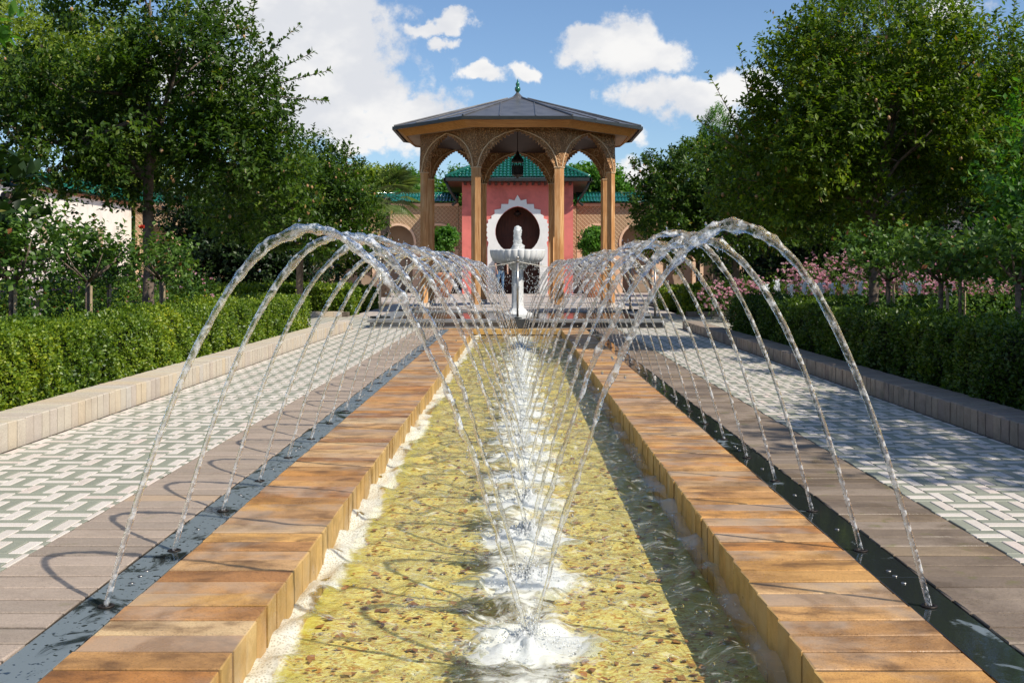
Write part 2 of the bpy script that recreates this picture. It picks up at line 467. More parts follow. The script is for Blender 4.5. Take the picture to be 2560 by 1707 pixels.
def water_mat(name, foam=True, tint=(.93, .95, .82), bstr=.6, bsc=(34, 60, 20), rough=.02):
    m, t, out = new_mat(name)
    P = wpos(t)
    b = t.node('ShaderNodeBump')
    b.inputs['Strength'].default_value = bstr
    b.inputs['Distance'].default_value = .0115
    nn = t.noise(t.scale(P, bsc), 1.0, 4, .6, .6)
    nf = t.noise(P, 210.0, 2, .6, .5)
    t.put(b.inputs['Height'], t.math('ADD', nn, t.math('MULTIPLY', nf, .22)))
    inc = t.node('ShaderNodeNewGeometry').outputs['Incoming']
    dt = t.node('ShaderNodeVectorMath', operation='DOT_PRODUCT')
    t.l.new(inc, dt.inputs[0])
    t.l.new(b.outputs[0], dt.inputs[1])
    cosv = t.math('ABSOLUTE', dt.outputs['Value'])
    # Schlick reflectance of water, the same from above and from below
    schlick = t.math('ADD', .02, t.math('MULTIPLY', .98, t.math('POWER', t.math('SUBTRACT', 1.0, cosv, clamp=True), 5.0)), clamp=True)
    tr = t.node('ShaderNodeBsdfTransparent')
    tr.inputs[0].default_value = (*tint, 1)
    gl = t.node('ShaderNodeBsdfGlossy')
    gl.inputs['Roughness'].default_value = rough
    t.l.new(b.outputs[0], gl.inputs['Normal'])
    mx = t.node('ShaderNodeMixShader')
    t.put(mx.inputs[0], schlick)
    t.l.new(tr.outputs[0], mx.inputs[1])
    t.l.new(gl.outputs[0], mx.inputs[2])
    res = mx.outputs[0]
    if foam:
        x, y, z = t.xyz(P)
        nz = t.noise(t.scale(P, (4, 2.0, 1)), 1.0, 4, .55, .6)
        nh = t.noise(P, 26, 4, .65, .4)
        # froth gathered against the left wall
        dl = t.math('ADD', x, .597)
        f1 = t.math('SUBTRACT', t.math('ADD', t.math('MULTIPLY', t.math('SUBTRACT', nz, .42), .26), .050), dl)
        f1 = t.math('ADD', f1, t.math('MULTIPLY', t.math('SUBTRACT', nh, .5), .07))
        a1 = t.smooth(f1, -.012, .022)
        holes = t.smooth(t.noise(P, 17, 3, .5, .3), .30, .36)
        a1 = t.math('MULTIPLY', a1, t.math('MULTIPLY', holes, t.math('ADD', .38, t.math('MULTIPLY', t.smooth(t.voro(P, 150.0), .15, .6), .38))))
        fy = t.math('MULTIPLY', t.math('SUBTRACT', y, 2.509 - .249), 1 / .498)
        dd = t.math('MULTIPLY', t.math('SUBTRACT', t.math('FRACT', fy), .5), .498 / .15)
        dx = t.math('MULTIPLY', t.math('SUBTRACT', x, .03), 1 / .15)
        rr = t.math('SQRT', t.math('ADD', t.math('MULTIPLY', dx, dx), t.math('MULTIPLY', dd, dd)))
        rr = t.math('ADD', rr, t.math('MULTIPLY', t.math('SUBTRACT', t.noise(P, 13, 6, .7, .8), .5), 2.6))
        a5 = t.math('MULTIPLY', t.smooth(rr, 1.25, .55), .95)
        # thin froth against the right wall
        dr = t.math('SUBTRACT', .597, x)
        f3 = t.math('SUBTRACT', t.math('MULTIPLY', t.math('SUBTRACT', nz, .40), .42), dr)
        a3 = t.math('MULTIPLY', t.smooth(f3, -.01, .03), .30)
        # bubbles churned along the middle
        ax = t.math('ABSOLUTE', t.math('SUBTRACT', x, .03))
        f2 = t.math('SUBTRACT', t.math('MULTIPLY', t.math('SUBTRACT', t.noise(t.scale(P, (7, 13, 1)), 1.0, 6, .68, 1.2), .38), .8), ax)
        far = t.smooth(y, 2.5, 9.0, .0, .05)
        a2 = t.math('MULTIPLY', t.smooth(t.math('ADD', f2, far), -.04, .13), t.smooth(nh, .30, .62, .25, .95))
        # loose froth veins
        vn = t.noise(t.scale(P, (9, 17, 1)), 1.0, 6, .7, 1.6)
        a4 = t.math('MULTIPLY', t.smooth(vn, .54, .70), .42)
        a = t.math('MAXIMUM', t.math('MAXIMUM', a1, a2), t.math('MAXIMUM', t.math('MAXIMUM', a3, a5), a4))
        fd = t.node('ShaderNodeBsdfPrincipled')
        fd.inputs['Base Color'].default_value = (.80, .79, .68, 1)
        fd.inputs['Roughness'].default_value = .35
        b2 = t.node('ShaderNodeBump')
        b2.inputs['Strength'].default_value = .35
        b2.inputs['Distance'].default_value = .003
        t.put(b2.inputs['Height'], nh)
        t.l.new(b2.outputs[0], fd.inputs['Normal'])
        m2 = t.node('ShaderNodeMixShader')
        t.put(m2.inputs[0], a)
        t.l.new(res, m2.inputs[1])
        t.l.new(fd.outputs[0], m2.inputs[2])
        res = m2.outputs[0]
    t.l.new(res, out.inputs[0])


water_mat('rill_water')
water_mat('pool_water', foam=False, tint=(.55, .55, .5), bstr=.12, bsc=(9, 9, 9))


def jet_mat(name, clear, white, froth_scale=40, froth_amt=.5):
    m, t, out = new_mat(name)
    g = t.node('ShaderNodeBsdfGlass')
    g.inputs['IOR'].default_value = 1.33
    g.inputs['Roughness'].default_value = .02
    g.inputs[0].default_value = (1, 1, 1, 1)
    tr = t.node('ShaderNodeBsdfTransparent')
    tr.inputs[0].default_value = (.97, .98, .98, 1)
    mx = t.node('ShaderNodeMixShader')
    mx.inputs[0].default_value = clear
    t.l.new(g.outputs[0], mx.inputs[1])
    t.l.new(tr.outputs[0], mx.inputs[2])
    P = wpos(t)
    b = t.node('ShaderNodeBump')
    b.inputs['Strength'].default_value = .5
    b.inputs['Distance'].default_value = .004
    t.put(b.inputs['Height'], t.noise(P, 90, 3, .6, .5))
    t.l.new(b.outputs[0], g.inputs['Normal'])
    d = t.node('ShaderNodeBsdfPrincipled')
    d.inputs['Base Color'].default_value = (.88, .90, .92, 1)
    d.inputs['Roughness'].default_value = .25
    t.l.new(b.outputs[0], d.inputs['Normal'])
    m2 = t.node('ShaderNodeMixShader')
    n = t.noise(P, froth_scale, 4, .65, .4)
    t.put(m2.inputs[0], t.smooth(n, .58 - white, .72 - white, 0, froth_amt))
    t.l.new(mx.outputs[0], m2.inputs[1])
    t.l.new(d.outputs[0], m2.inputs[2])
    t.l.new(m2.outputs[0], out.inputs[0])


jet_mat('jet_water', .54, .09, 46, .50)
jet_mat('froth', .70, .14, 90, .85)
jet_mat('droplet_water', .3, .0, 30, .25)


def foam_mat():
    m, t, out = new_mat('white_foam')
    P = wpos(t)
    d = t.node('ShaderNodeBsdfPrincipled')
    d.inputs['Base Color'].default_value = (.86, .88, .88, 1)
    d.inputs['Roughness'].default_value = .3
    tl = t.node('ShaderNodeBsdfTranslucent')
    tl.inputs[0].default_value = (.9, .92, .92, 1)
    m0 = t.node('ShaderNodeMixShader')
    m0.inputs[0].default_value = .45
    t.l.new(d.outputs[0], m0.inputs[1])
    t.l.new(tl.outputs[0], m0.inputs[2])
    tr = t.node('ShaderNodeBsdfTransparent')
    m1 = t.node('ShaderNodeMixShader')
    t.put(m1.inputs[0], t.smooth(t.noise(P, 70, 4, .65, .3), .32, .55, .72, 1.0))
    t.l.new(tr.outputs[0], m1.inputs[1])
    t.l.new(m0.outputs[0], m1.inputs[2])
    t.l.new(m1.outputs[0], out.inputs[0])


foam_mat()


def bright_foam():
    m, t, out = new_mat('bright_foam')
    d = t.node('ShaderNodeBsdfDiffuse')
    d.inputs['Color'].default_value = (.90, .91, .90, 1)
    tl = t.node('ShaderNodeBsdfTranslucent')
    tl.inputs[0].default_value = (.92, .93, .92, 1)
    m0 = t.node('ShaderNodeMixShader')
    m0.inputs[0].default_value = .5
    t.l.new(d.outputs[0], m0.inputs[1])
    t.l.new(tl.outputs[0], m0.inputs[2])
    gl = t.node('ShaderNodeBsdfGlossy')
    gl.inputs['Roughness'].default_value = .1
    m1 = t.node('ShaderNodeMixShader')
    m1.inputs[0].default_value = .05
    t.l.new(m0.outputs[0], m1.inputs[1])
    t.l.new(gl.outputs[0], m1.inputs[2])
    t.l.new(m1.outputs[0], out.inputs[0])


bright_foam()


def channel_mat():
    m, t, out = new_mat('channel_slate')
    P = wpos(t)
    n = t.noise(t.scale(P, (7, 5, 5)), 1.0, 5, .62, .7)
    side = t.smooth(t.xyz(P)[0], -.2, .2, -.02, .20)  # right side wetter, its shade and tree reflections also painted dark
    wet_dark = t.smooth(t.math('ADD', n, side), .52, .60)
    drops = t.smooth(t.noise(t.scale(P, (60, 60, 60)), 1.0, 2, .5), .61, .66)
    wm = t.math('MAXIMUM', wet_dark, drops)
    c = t.mix(wm, (.17, .20, .215), (.022, .026, .026))
    rg = t.math('ADD', t.math('MULTIPLY', wm, -.34), .38)
    finish(t, out, c, rg, t.noise(P, 40, 3, .6), .06, .003, .6)


channel_mat()


def weave_mat():
    """three-strip basket weave for the far plaza"""
    m, t, out = new_mat('woven_paving')
    P = wpos(t)
    x, y, z = t.xyz(P)
    B = .135
    uu = t.math('MULTIPLY', x, 1 / B)
    vv = t.math('MULTIPLY', y, 1 / B)
    par = t.math('MODULO', t.math('ADD', t.math('ADD', t.math('FLOOR', uu), t.math('FLOOR', vv)), 400.0), 2.0)
    fu, fv = t.math('FRACT', uu), t.math('FRACT', vv)
    f = t.math('ADD', t.math('MULTIPLY', par, fu), t.math('MULTIPLY', t.math('SUBTRACT', 1.0, par), fv))
    third = t.math('FLOOR', t.math('MULTIPLY', f, 3.0))
    mid = t.math('COMPARE', third, 1.0, .1)
    white = t.math('ABSOLUTE', t.math('SUBTRACT', mid, par))
    c = t.mix(white, (.28, .31, .24), (.70, .62, .54))
    c = t.mix(t.smooth(t.noise(P, 2, 3, .5), .4, .65, 0, .25), c, (.4, .36, .3))
    finish(t, out, c, .5, None)


weave_mat()


def slab_mat():
    m, t, out = new_mat('court_slab')
    P = wpos(t)
    br = t.node('ShaderNodeTexBrick')
    t.put(br.inputs['Vector'], P)
    br.inputs['Color1'].default_value = (.56, .49, .44, 1)
    br.inputs['Color2'].default_value = (.50, .44, .40, 1)
    br.inputs['Mortar'].default_value = (.30, .25, .21, 1)
    br.inputs['Scale'].default_value = 1.0
    br.inputs['Brick Width'].default_value = .9
    br.inputs['Row Height'].default_value = .45
    br.inputs['Mortar Size'].default_value = .012
    c = t.mix(t.smooth(t.noise(P, 1.2, 4, .5), .4, .65, 0, .3), br.outputs[0], (.38, .33, .29))
    finish(t, out, c, .6, None)


slab_mat()

# ------------------------------------------------------------------ object helpers


def tag(o, label=None, cat=None, group=None, kind=None):
    if label:
        o['label'] = label
    if cat:
        o['category'] = cat
    if group:
        o['group'] = group
    if kind:
        o['kind'] = kind
    return o


def empty(name, loc=(0, 0, 0), **kw):
    o = bpy.data.objects.new(name, None)
    o.location = loc
    o.empty_display_size = .1
    COL.objects.link(o)
    return tag(o, **kw)


def link(name, me, parent=None, loc=None, **kw):
    o = bpy.data.objects.new(name, me)
    COL.objects.link(o)
    if parent is not None:
        o.parent = parent
        if loc is None:
            o.location = (-parent.location[0], -parent.location[1], -parent.location[2])
    if loc is not None:
        o.location = loc
    return tag(o, **kw)


def np_mesh(name, V, F, mat, smooth=False):
    V = np.asarray(V, dtype=np.float32).reshape(-1, 3)
    F = np.asarray(F, dtype=np.int32)
    k = F.shape[1]
    me = bpy.data.meshes.new(name)
    me.vertices.add(len(V))
    me.vertices.foreach_set('co', V.ravel())
    me.loops.add(F.size)
    me.loops.foreach_set('vertex_index', F.ravel())
    me.polygons.add(len(F))
    me.polygons.foreach_set('loop_start', np.arange(0, F.size, k, dtype=np.int32))
    me.polygons.foreach_set('loop_total', np.full(len(F), k, dtype=np.int32))
    if smooth:
        me.polygons.foreach_set('use_smooth', np.ones(len(F), dtype=bool))
    me.materials.append(MATS[mat])
    me.update(calc_edges=True)
    return me


class MB:
    def __init__(self):
        self.v, self.f = [], []

    def add(self, vs, fs):
        b = len(self.v)
        self.v += [tuple(map(float, p)) for p in vs]
        self.f += [tuple(b + i for i in f) for f in fs]
        return self

    def box(self, x0, x1, y0, y1, z0, z1):
        return self.add([(x0, y0, z0), (x1, y0, z0), (x1, y1, z0), (x0, y1, z0), (x0, y0, z1), (x1, y0, z1), (x1, y1, z1), (x0, y1, z1)],
                        [(0, 3, 2, 1), (4, 5, 6, 7), (0, 1, 5, 4), (1, 2, 6, 5), (2, 3, 7, 6), (3, 0, 4, 7)])

    def brick(self, x0, x1, y0, y1, z0, z1, b=.003, j=0.0):
        q = lambda: R.uniform(-j, j)
        zt = z1 + q()
        vs = [(x0, y0, z0), (x1, y0, z0), (x1, y1, z0), (x0, y1, z0),
              (x0, y0, zt - b), (x1, y0, zt - b), (x1, y1, zt - b), (x0, y1, zt - b),
              (x0 + b, y0 + b, zt), (x1 - b, y0 + b, zt), (x1 - b, y1 - b, zt), (x0 + b, y1 - b, zt)]
        fs = [(0, 1, 5, 4), (1, 2, 6, 5), (2, 3, 7, 6), (3, 0, 4, 7), (4, 5, 9, 8), (5, 6, 10, 9), (6, 7, 11, 10), (7, 4, 8, 11), (8, 9, 10, 11)]
        return self.add(vs, fs)

    def prism(self, poly, z0, z1):
        """extrude an xy polygon (counter-clockwise) from z0 to z1"""
        n = len(poly)
        vs = [(x, y, z0) for x, y in poly] + [(x, y, z1) for x, y in poly]
        fs = [tuple(range(n - 1, -1, -1)), tuple(range(n, 2 * n))] + [(i, (i + 1) % n, n + (i + 1) % n, n + i) for i in range(n)]
        return self.add(vs, fs)

    def slab(self, pts, org, ux, uz, uy, depth):
        """polygon in a vertical plane: pts (a,b)->org+a*ux+b*uz, pushed along uy by depth"""
        n = len(pts)
        org, ux, uz, uy = map(Vector, (org, ux, uz, uy))
        A = [org + ux * a + uz * b for a, b in pts]
        B = [p + uy * depth for p in A]
        fs = [tuple(range(n)), tuple(range(2 * n - 1, n - 1, -1))] + [(i, n + i, n + (i + 1) % n, (i + 1) % n) for i in range(n)]
        return self.add(A + B, fs)

    def tube(self, pts, rad, n=8, cap=True):
        pts = [Vector(p) for p in pts]
        if not hasattr(rad, '__len__'):
            rad = [rad] * len(pts)
        vs, fs = [], []
        up = Vector((0, 0, 1))
        for i, p in enumerate(pts):
            t = (pts[min(i + 1, len(pts) - 1)] - pts[max(i - 1, 0)]).normalized()
            a = t.cross(up)
            if a.length < .05:
                a = t.cross(Vector((1, 0, 0)))
            a.normalize()
            b = t.cross(a)
            for k in range(n):
                an = 2 * PI * k / n
                vs.append(p + (a * math.cos(an) + b * math.sin(an)) * rad[i])
        for i in range(len(pts) - 1):
            for k in range(n):
                fs.append((i * n + k, i * n + (k + 1) % n, (i + 1) * n + (k + 1) % n, (i + 1) * n + k))
        if cap:
            fs.append(tuple(range(n - 1, -1, -1)))
            fs.append(tuple((len(pts) - 1) * n + k for k in range(n)))
        return self.add(vs, fs)

    def lathe(self, prof, n=24, c=(0, 0, 0), mod=None):
        vs, fs = [], []
        for r, z in prof:
            for k in range(n):
                a = 2 * PI * k / n
                rr = r * (mod(a, z) if mod else 1)
                vs.append((c[0] + rr * math.cos(a), c[1] + rr * math.sin(a), c[2] + z))
        for i in range(len(prof) - 1):
            for k in range(n):
                fs.append((i * n + k, i * n + (k + 1) % n, (i + 1) * n + (k + 1) % n, (i + 1) * n + k))
        fs.append(tuple(range(n - 1, -1, -1)))
        fs.append(tuple((len(prof) - 1) * n + k for k in range(n)))
        return self.add(vs, fs)

    def mesh(self, name, mat, smooth=False):
        me = bpy.data.meshes.new(name)
        me.from_pydata(self.v, [], self.f)
        me.materials.append(MATS[mat])
        if smooth:
            me.polygons.foreach_set('use_smooth', np.ones(len(me.polygons), dtype=bool))
        me.update()
        return me

    def build(self, name, mat, parent=None, smooth=False, **kw):
        return link(name, self.mesh(name, mat, smooth), parent, **kw)


def auto_smooth(me, deg=40):
    try:
        me.set_sharp_from_angle(angle=math.radians(deg))
    except Exception:
        pass


ORD = ['first', 'second', 'third', 'fourth', 'fifth', 'sixth', 'seventh', 'eighth', 'ninth', 'tenth', 'eleventh', 'twelfth',
       'thirteenth', 'fourteenth', 'fifteenth', 'sixteenth', 'seventeenth', 'eighteenth', 'nineteenth', 'twentieth',
       'twenty-first', 'twenty-second', 'twenty-third', 'twenty-fourth', 'twenty-fifth']

# ------------------------------------------------------------------ setting: ground, rill, paving
RX = .597          # half width of the rill
CX = .935          # outer edge of the coping
HX = 1.057         # outer edge of the channel
SX = 1.380         # outer edge of the paving strip
KX = 2.285         # inner edge of the kerb
YE = 14.28         # far end of the rill
Y0 = -1.2

g = MB()
xs = [-500, -RX - .08, RX + .08, 500]
ys = [-300, Y0 - .1, YE + .06, 900]
z = -.045
for i in range(3):
    for j in range(3):
        if i == 1 and j == 1:
            continue
        g.add([(xs[i], ys[j], z), (xs[i + 1], ys[j], z), (xs[i + 1], ys[j + 1], z), (xs[i], ys[j + 1], z)], [(0, 1, 2, 3)])
g.build('ground', 'soil', kind='structure')

fl = MB().add([(-RX - .1, Y0 - .1, -.185), (RX + .1, Y0 - .1, -.185), (RX + .1, YE + .1, -.185), (-RX - .1, YE + .1, -.185)], [(0, 1, 2, 3)])
rill = fl.build('rill_bed', 'rill_floor', kind='structure')


def brick_run(parent, x0, x1, ya, yb, pitch, z0, z1, mat, joint=.0085, keep=300, jx=.0015, jz=.0012, bev=.003):
    """bricks laid crosswise, one object each"""
    w = pitch - joint
    L = x1 - x0
    ms = []
    for k in range(5):
        b = MB().brick(-L / 2, L / 2, -w / 2, w / 2, z0 - z1, 0, bev + R.uniform(-.001, .001))
        b.v = [(x + R.uniform(-.0022, .0022) * (zz > -.01), y + R.uniform(-.0012, .0012) * (zz > -.01), zz + R.uniform(-.0012, .0012) * (zz > -.01)) for x, y, zz in b.v]
        ms.append(b.mesh('brick', mat))
    n = int(round((yb - ya) / pitch))
    for i in range(n):
        y = ya + pitch * (i + .5)
        o = bpy.data.objects.new('brick', ms[R.randrange(5)])
        o.location = ((x0 + x1) / 2 + R.uniform(-jx, jx), y, z1 + R.uniform(-jz, jz))
        o.parent = parent
        COL.objects.link(o)


def brick_stuff(parent, x0, x1, ya, yb, pitch, z0, z1, mat, joint=.0085, name='brickwork', bev=.003):
    b = MB()
    n = int(round((yb - ya) / pitch))
    for i in range(n):
        y = ya + pitch * i + joint / 2
        b.brick(x0, x1, y, y + pitch - joint, z0, z1 + R.uniform(-.0012, .0012), bev)
    b.build(name, mat, parent, kind='stuff')


def bed(name, x0, x1, y0, y1, z0, z1, mat):
    return MB().box(x0, x1, y0, y1, z0, z1).build(name, mat, kind='structure')


P = .0998
YS = 14.64        # near face of the pool, end of the paths
for s, side in ((-1, 'left'), (1, 'right')):
    a, b = sorted((s * (RX + .006), s * (CX - .003)))
    o = bed(side + '_coping', a, b, Y0, YE, -.30, -.0045, 'dark_mortar')
    a, b = sorted((s * RX, s * CX))
    n = 125
    brick_run(o, a, b, YE - n * P, YE, P, -.26, 0, 'ochre_brick')
    brick_stuff(o, a, b, Y0, YE - n * P, P, -.26, 0, 'ochre_brick')
    # paving strip
    a, b = sorted((s * (HX + .004), s * (SX - .001)))
    o = bed(side + '_paving_strip', a, b, Y0, YS, -.12, -.0045, 'dark_mortar')
    sm = 'mauve_brick' if s < 0 else 'mauve_dark'
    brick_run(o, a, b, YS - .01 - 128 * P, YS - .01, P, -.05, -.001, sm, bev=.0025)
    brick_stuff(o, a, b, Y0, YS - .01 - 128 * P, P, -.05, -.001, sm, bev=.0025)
    # kerb wall
    a, b = sorted((s * KX, s * (KX + .225)))
    kz = .120 if s < 0 else .108
    a2, b2 = sorted((s * (KX + .006), s * (KX + .219)))
    o = bed(side + '_kerb', a2, b2, .0, 14.50, -.12, kz - .006, 'joint_sand')
    km = 'kerb_brick' if s < 0 else 'kerb_shaded'
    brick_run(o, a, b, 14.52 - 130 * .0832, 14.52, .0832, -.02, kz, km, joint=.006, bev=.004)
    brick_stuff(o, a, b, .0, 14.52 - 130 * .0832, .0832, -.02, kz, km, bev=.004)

# far end wall of the rill: a course of stretchers, a shadow gap, a lower course
o = bed('end_coping', -RX, RX, YE + .006, YE + .15, -.30, -.006, 'mortar')
for k in range(8):
    x0 = -RX + k * (2 * RX / 8) + .003
    x1 = x0 + 2 * RX / 8 - .006
    MB().brick(x0, x1, YE, YE + .15, -.066, 0.001, .003, .001).build('brick', 'ochre_brick', o)
    MB().brick(x0, x1, YE - .003, YE + .15, -.24, -.088, .003, .001).build('brick', 'ochre_face', o)
o = bed('threshold', -HX - .003, HX + .003, YE + .16, YS, -.12, -.008, 'mortar')
for k in range(30):
    x0 = -HX + k * (2 * HX / 30) + .002
    MB().brick(x0, x0 + 2 * HX / 30 - .004, YE + .162, YS - .005, -.05, -.002, .002, .001).build('brick', 'ochre_brick', o)
bed('near_end_wall', -RX - .05, RX + .05, Y0 - .15, Y0, -.30, 0, 'mortar')

# ---- three-strip basket weave paths, one object per tile
B3 = .135
T3 = B3 / 3
tile_cache = {}


def tile_mesh(w, d, mat):
    key = (round(w, 3), round(d, 3), mat)
    if key not in tile_cache:
        tile_cache[key] = MB().brick(-w / 2, w / 2, -d / 2, d / 2, -.035, 0, .0018).mesh('tile', mat)
    return tile_cache[key]


def weave(parent, x0, x1, y0, y1, ox, keep=300):
    tiles = []
    i0, i1 = math.floor((x0 - ox) / B3), math.ceil((x1 - ox) / B3)
    j0, j1 = math.floor(y0 / B3), math.ceil(y1 / B3)
    for i in range(i0, i1):
        for j in range(j0, j1):
            for k in range(3):
                if (i + j) % 2 == 0:
                    r = (ox + i * B3, ox + (i + 1) * B3, j * B3 + k * T3, j * B3 + (k + 1) * T3)
                    wh = k == 1
                else:
                    r = (ox + i * B3 + k * T3, ox + i * B3 + (k + 1) * T3, j * B3, (j + 1) * B3)
                    wh = k != 1
                a, b, c, d = max(r[0], x0), min(r[1], x1), max(r[2], y0), min(r[3], y1)
                if b - a < .012 or d - c < .012:
                    continue
                tiles.append((a, b, c, d, 'cream_tile' if wh else 'sage_tile'))
    def vis(tl):
        cx, cy = (tl[0] + tl[1]) / 2, (tl[2] + tl[3]) / 2
        return cy > 2.4 and abs(cx) / cy < .52
    view = sorted([t for t in tiles if vis(t)], key=lambda t: t[2])
    ind = set(view[:keep])
    rest = [t for t in tiles if t not in ind]
    J = .0021
    for a, b, c, d, m in view[:keep]:
        o = bpy.data.objects.new('tile', tile_mesh(b - a - 2 * J, d - c - 2 * J, m))
        o.location = ((a + b) / 2, (c + d) / 2, R.uniform(-.0008, .0006))
        o.rotation_euler = (R.uniform(-.003, .003), R.uniform(-.003, .003), R.uniform(-.004, .004))
        o.parent = parent
        COL.objects.link(o)
    for m, nm in (('cream_tile', 'cream_tiling'), ('sage_tile', 'sage_tiling')):
        mb = MB()
        for a, b, c, d, mm in rest:
            if mm == m:
                mb.brick(a + J, b - J, c + J, d - J, -.035, R.uniform(-.0008, .0006), .0018)
        mb.build(nm, m, parent, kind='stuff')


o = bed('left_path', -KX + .001, -SX, .0, YS, -.12, -.0045, 'dark_mortar')
weave(o, -KX + .022, -SX, .0, YS, -1.4026)
o = bed('right_path', SX, KX - .001, .0, YS, -.12, -.0045, 'dark_mortar')
weave(o, SX, KX - .022, .0, YS, 1.476)

# plaza round the pool, courtyard behind
pl = MB()
pl.box(-12.5, 12.5, YS + .005, 18.18, -.12, -.001)
pl.build('plaza', 'woven_paving', kind='structure')
for s in (-1, 1):
    a, b = sorted((s * 2.54, s * 2.9))
cy = MB()
cy.box(-2.95, 2.95, 18.19, 36.2, -.12, .004)
cy.box(-13.9, -2.96, 26.8, 37.98, -.12, .004)
cy.box(2.96, 13.9, 26.8, 37.98, -.12, .004)
cy.build('courtyard', 'court_slab', kind='structure')
for s, side in ((-1, 'left'), (1, 'right')):
    a, b = sorted((s * 2.95, s * 12.5))
    o = bed(side + '_cross_kerb', a, b, 18.20, 18.40, -.1, .082, 'mortar')
    n = int((b - a) / .15)
    mb = MB()
    for k in range(n):
        mb.brick(a + k * .15 + .002, a + k * .15 + .148, 18.192, 18.405, 0, .088 + R.uniform(-.001, .001), .003)
    mb.build('brickwork', 'kerb_brick' if s < 0 else 'kerb_shaded', o, kind='stuff')

# ---- steel/slate channels with nozzles and bolts
JY = [2.509 + .498 * k for k in range(23)]
noz_m = MB().lathe([(.019, 0), (.019, .003), (.012, .004), (.012, -.01)], 16).mesh('nozzle', 'lantern_metal', True)
bolt_m = MB().lathe([(.0075, 0), (.0075, .0015), (.0055, .0025)], 12).mesh('bolt', 'steel', True)
for s, side in ((-1, 'left'), (1, 'right')):
    a, b = sorted((s * (CX + .003), s * (HX + .001)))
    o = bed(side + '_channel', a, b, Y0, YS - .01, -.14, -.022, 'gutter_metal')
    xm = s * .993
    y = 2.75 - 1.992 * 2
    while y < 14.5:
        y1 = min(y + 1.992, YS - .02)
        MB().brick(a + .003, b - .003, y + .0015, y1 - .0015, -.018, -.003, .001).build('slate_plate', 'channel_slate', o)
        for yy in (y + .055, y1 - .055):
            if 1.5 < yy < 9:
                link('bolt', bolt_m, o, (xm, yy, -.0028))
        y += 1.992
    for yj in JY:
        link('nozzle', noz_m, o, (s * .985, yj, -.0028))
        if yj < 9:
            link('bolt', bolt_m, o, (xm, yj + .249, -.0028))

# ---- water in the rill
nx, ny = 90, 1150
X, Yg = np.meshgrid(np.linspace(-RX - .004, RX + .004, nx), np.linspace(Y0, YE + .004, ny))
Z = np.full_like(X, -.09)
wr = np.random.default_rng(5)
for k in range(46):
    lam = wr.uniform(.035, .26)
    th = wr.uniform(0, 2 * PI)
    amp = .0013 * (lam / .1) ** .8
    Z += amp * np.sin(2 * PI / lam * (X * math.cos(th) + Yg * math.sin(th)) + wr.uniform(0, 2 * PI))
for yj in JY:
    for xo in (0.0, .06):
        d = np.hypot(X - xo, Yg - yj)
        Z += .0032 * np.exp(-d / .14) * np.sin(2 * PI * d / .052 + wr.uniform(0, 6))
idx = np.arange(nx * ny).reshape(ny, nx)
F = np.stack([idx[:-1, :-1], idx[:-1, 1:], idx[1:, 1:], idx[1:, :-1]], -1).reshape(-1, 4)
link('rill_water', np_mesh('rill_water', np.stack([X, Yg, Z], -1), F, 'rill_water', True), kind='structure')

# fallen leaves lying on the rill bed


def leaf_quads(Pb, D, N, L, Wd, fold=.25):
    """folded leaves: base, left, tip, right -> two triangles each"""
    D = D / (np.linalg.norm(D, axis=1, keepdims=True) + 1e-9)
    Sd = np.cross(D, N)
    Sd /= (np.linalg.norm(Sd, axis=1, keepdims=True) + 1e-9)
    U = np.cross(Sd, D)
    L = np.asarray(L).reshape(-1, 1)
    Wd = np.asarray(Wd).reshape(-1, 1)
    mid = Pb + D * L * .48
    a = mid + Sd * Wd + U * Wd * fold
    c = mid - Sd * Wd + U * Wd * fold
    tip = Pb + D * L - U * L * .06
    V = np.stack([Pb, a, tip, c], 1).reshape(-1, 3)
    n = len(Pb)
    i = np.arange(n) * 4
    F = np.concatenate([np.stack([i, i + 2, i + 1], 1), np.stack([i, i + 3, i + 2], 1)], 0)
    return V, F


def unit(n, r=rng):
    v = r.normal(size=(n, 3))
    return v / np.linalg.norm(v, axis=1, keepdims=True)


n = 3200
yy = 1.7 + (YE - 1.9) * rng.random(n) ** 1.6
Pb = np.stack([rng.uniform(-.55, .57, n), yy, np.full(n, -.179)], 1)
D = unit(n); D[:, 2] *= .12
N = np.tile([0, 0, 1.0], (n, 1)) + unit(n) * .2
L = rng.uniform(.012, .036, n)
V, F = leaf_quads(Pb, D, N, L, L * rng.uniform(.2, .5, n), .1)
link('sunken_leaves', np_mesh('sunken_leaves', V, F, 'sunken_leaf'), kind='stuff')

# ------------------------------------------------------------------ water jets


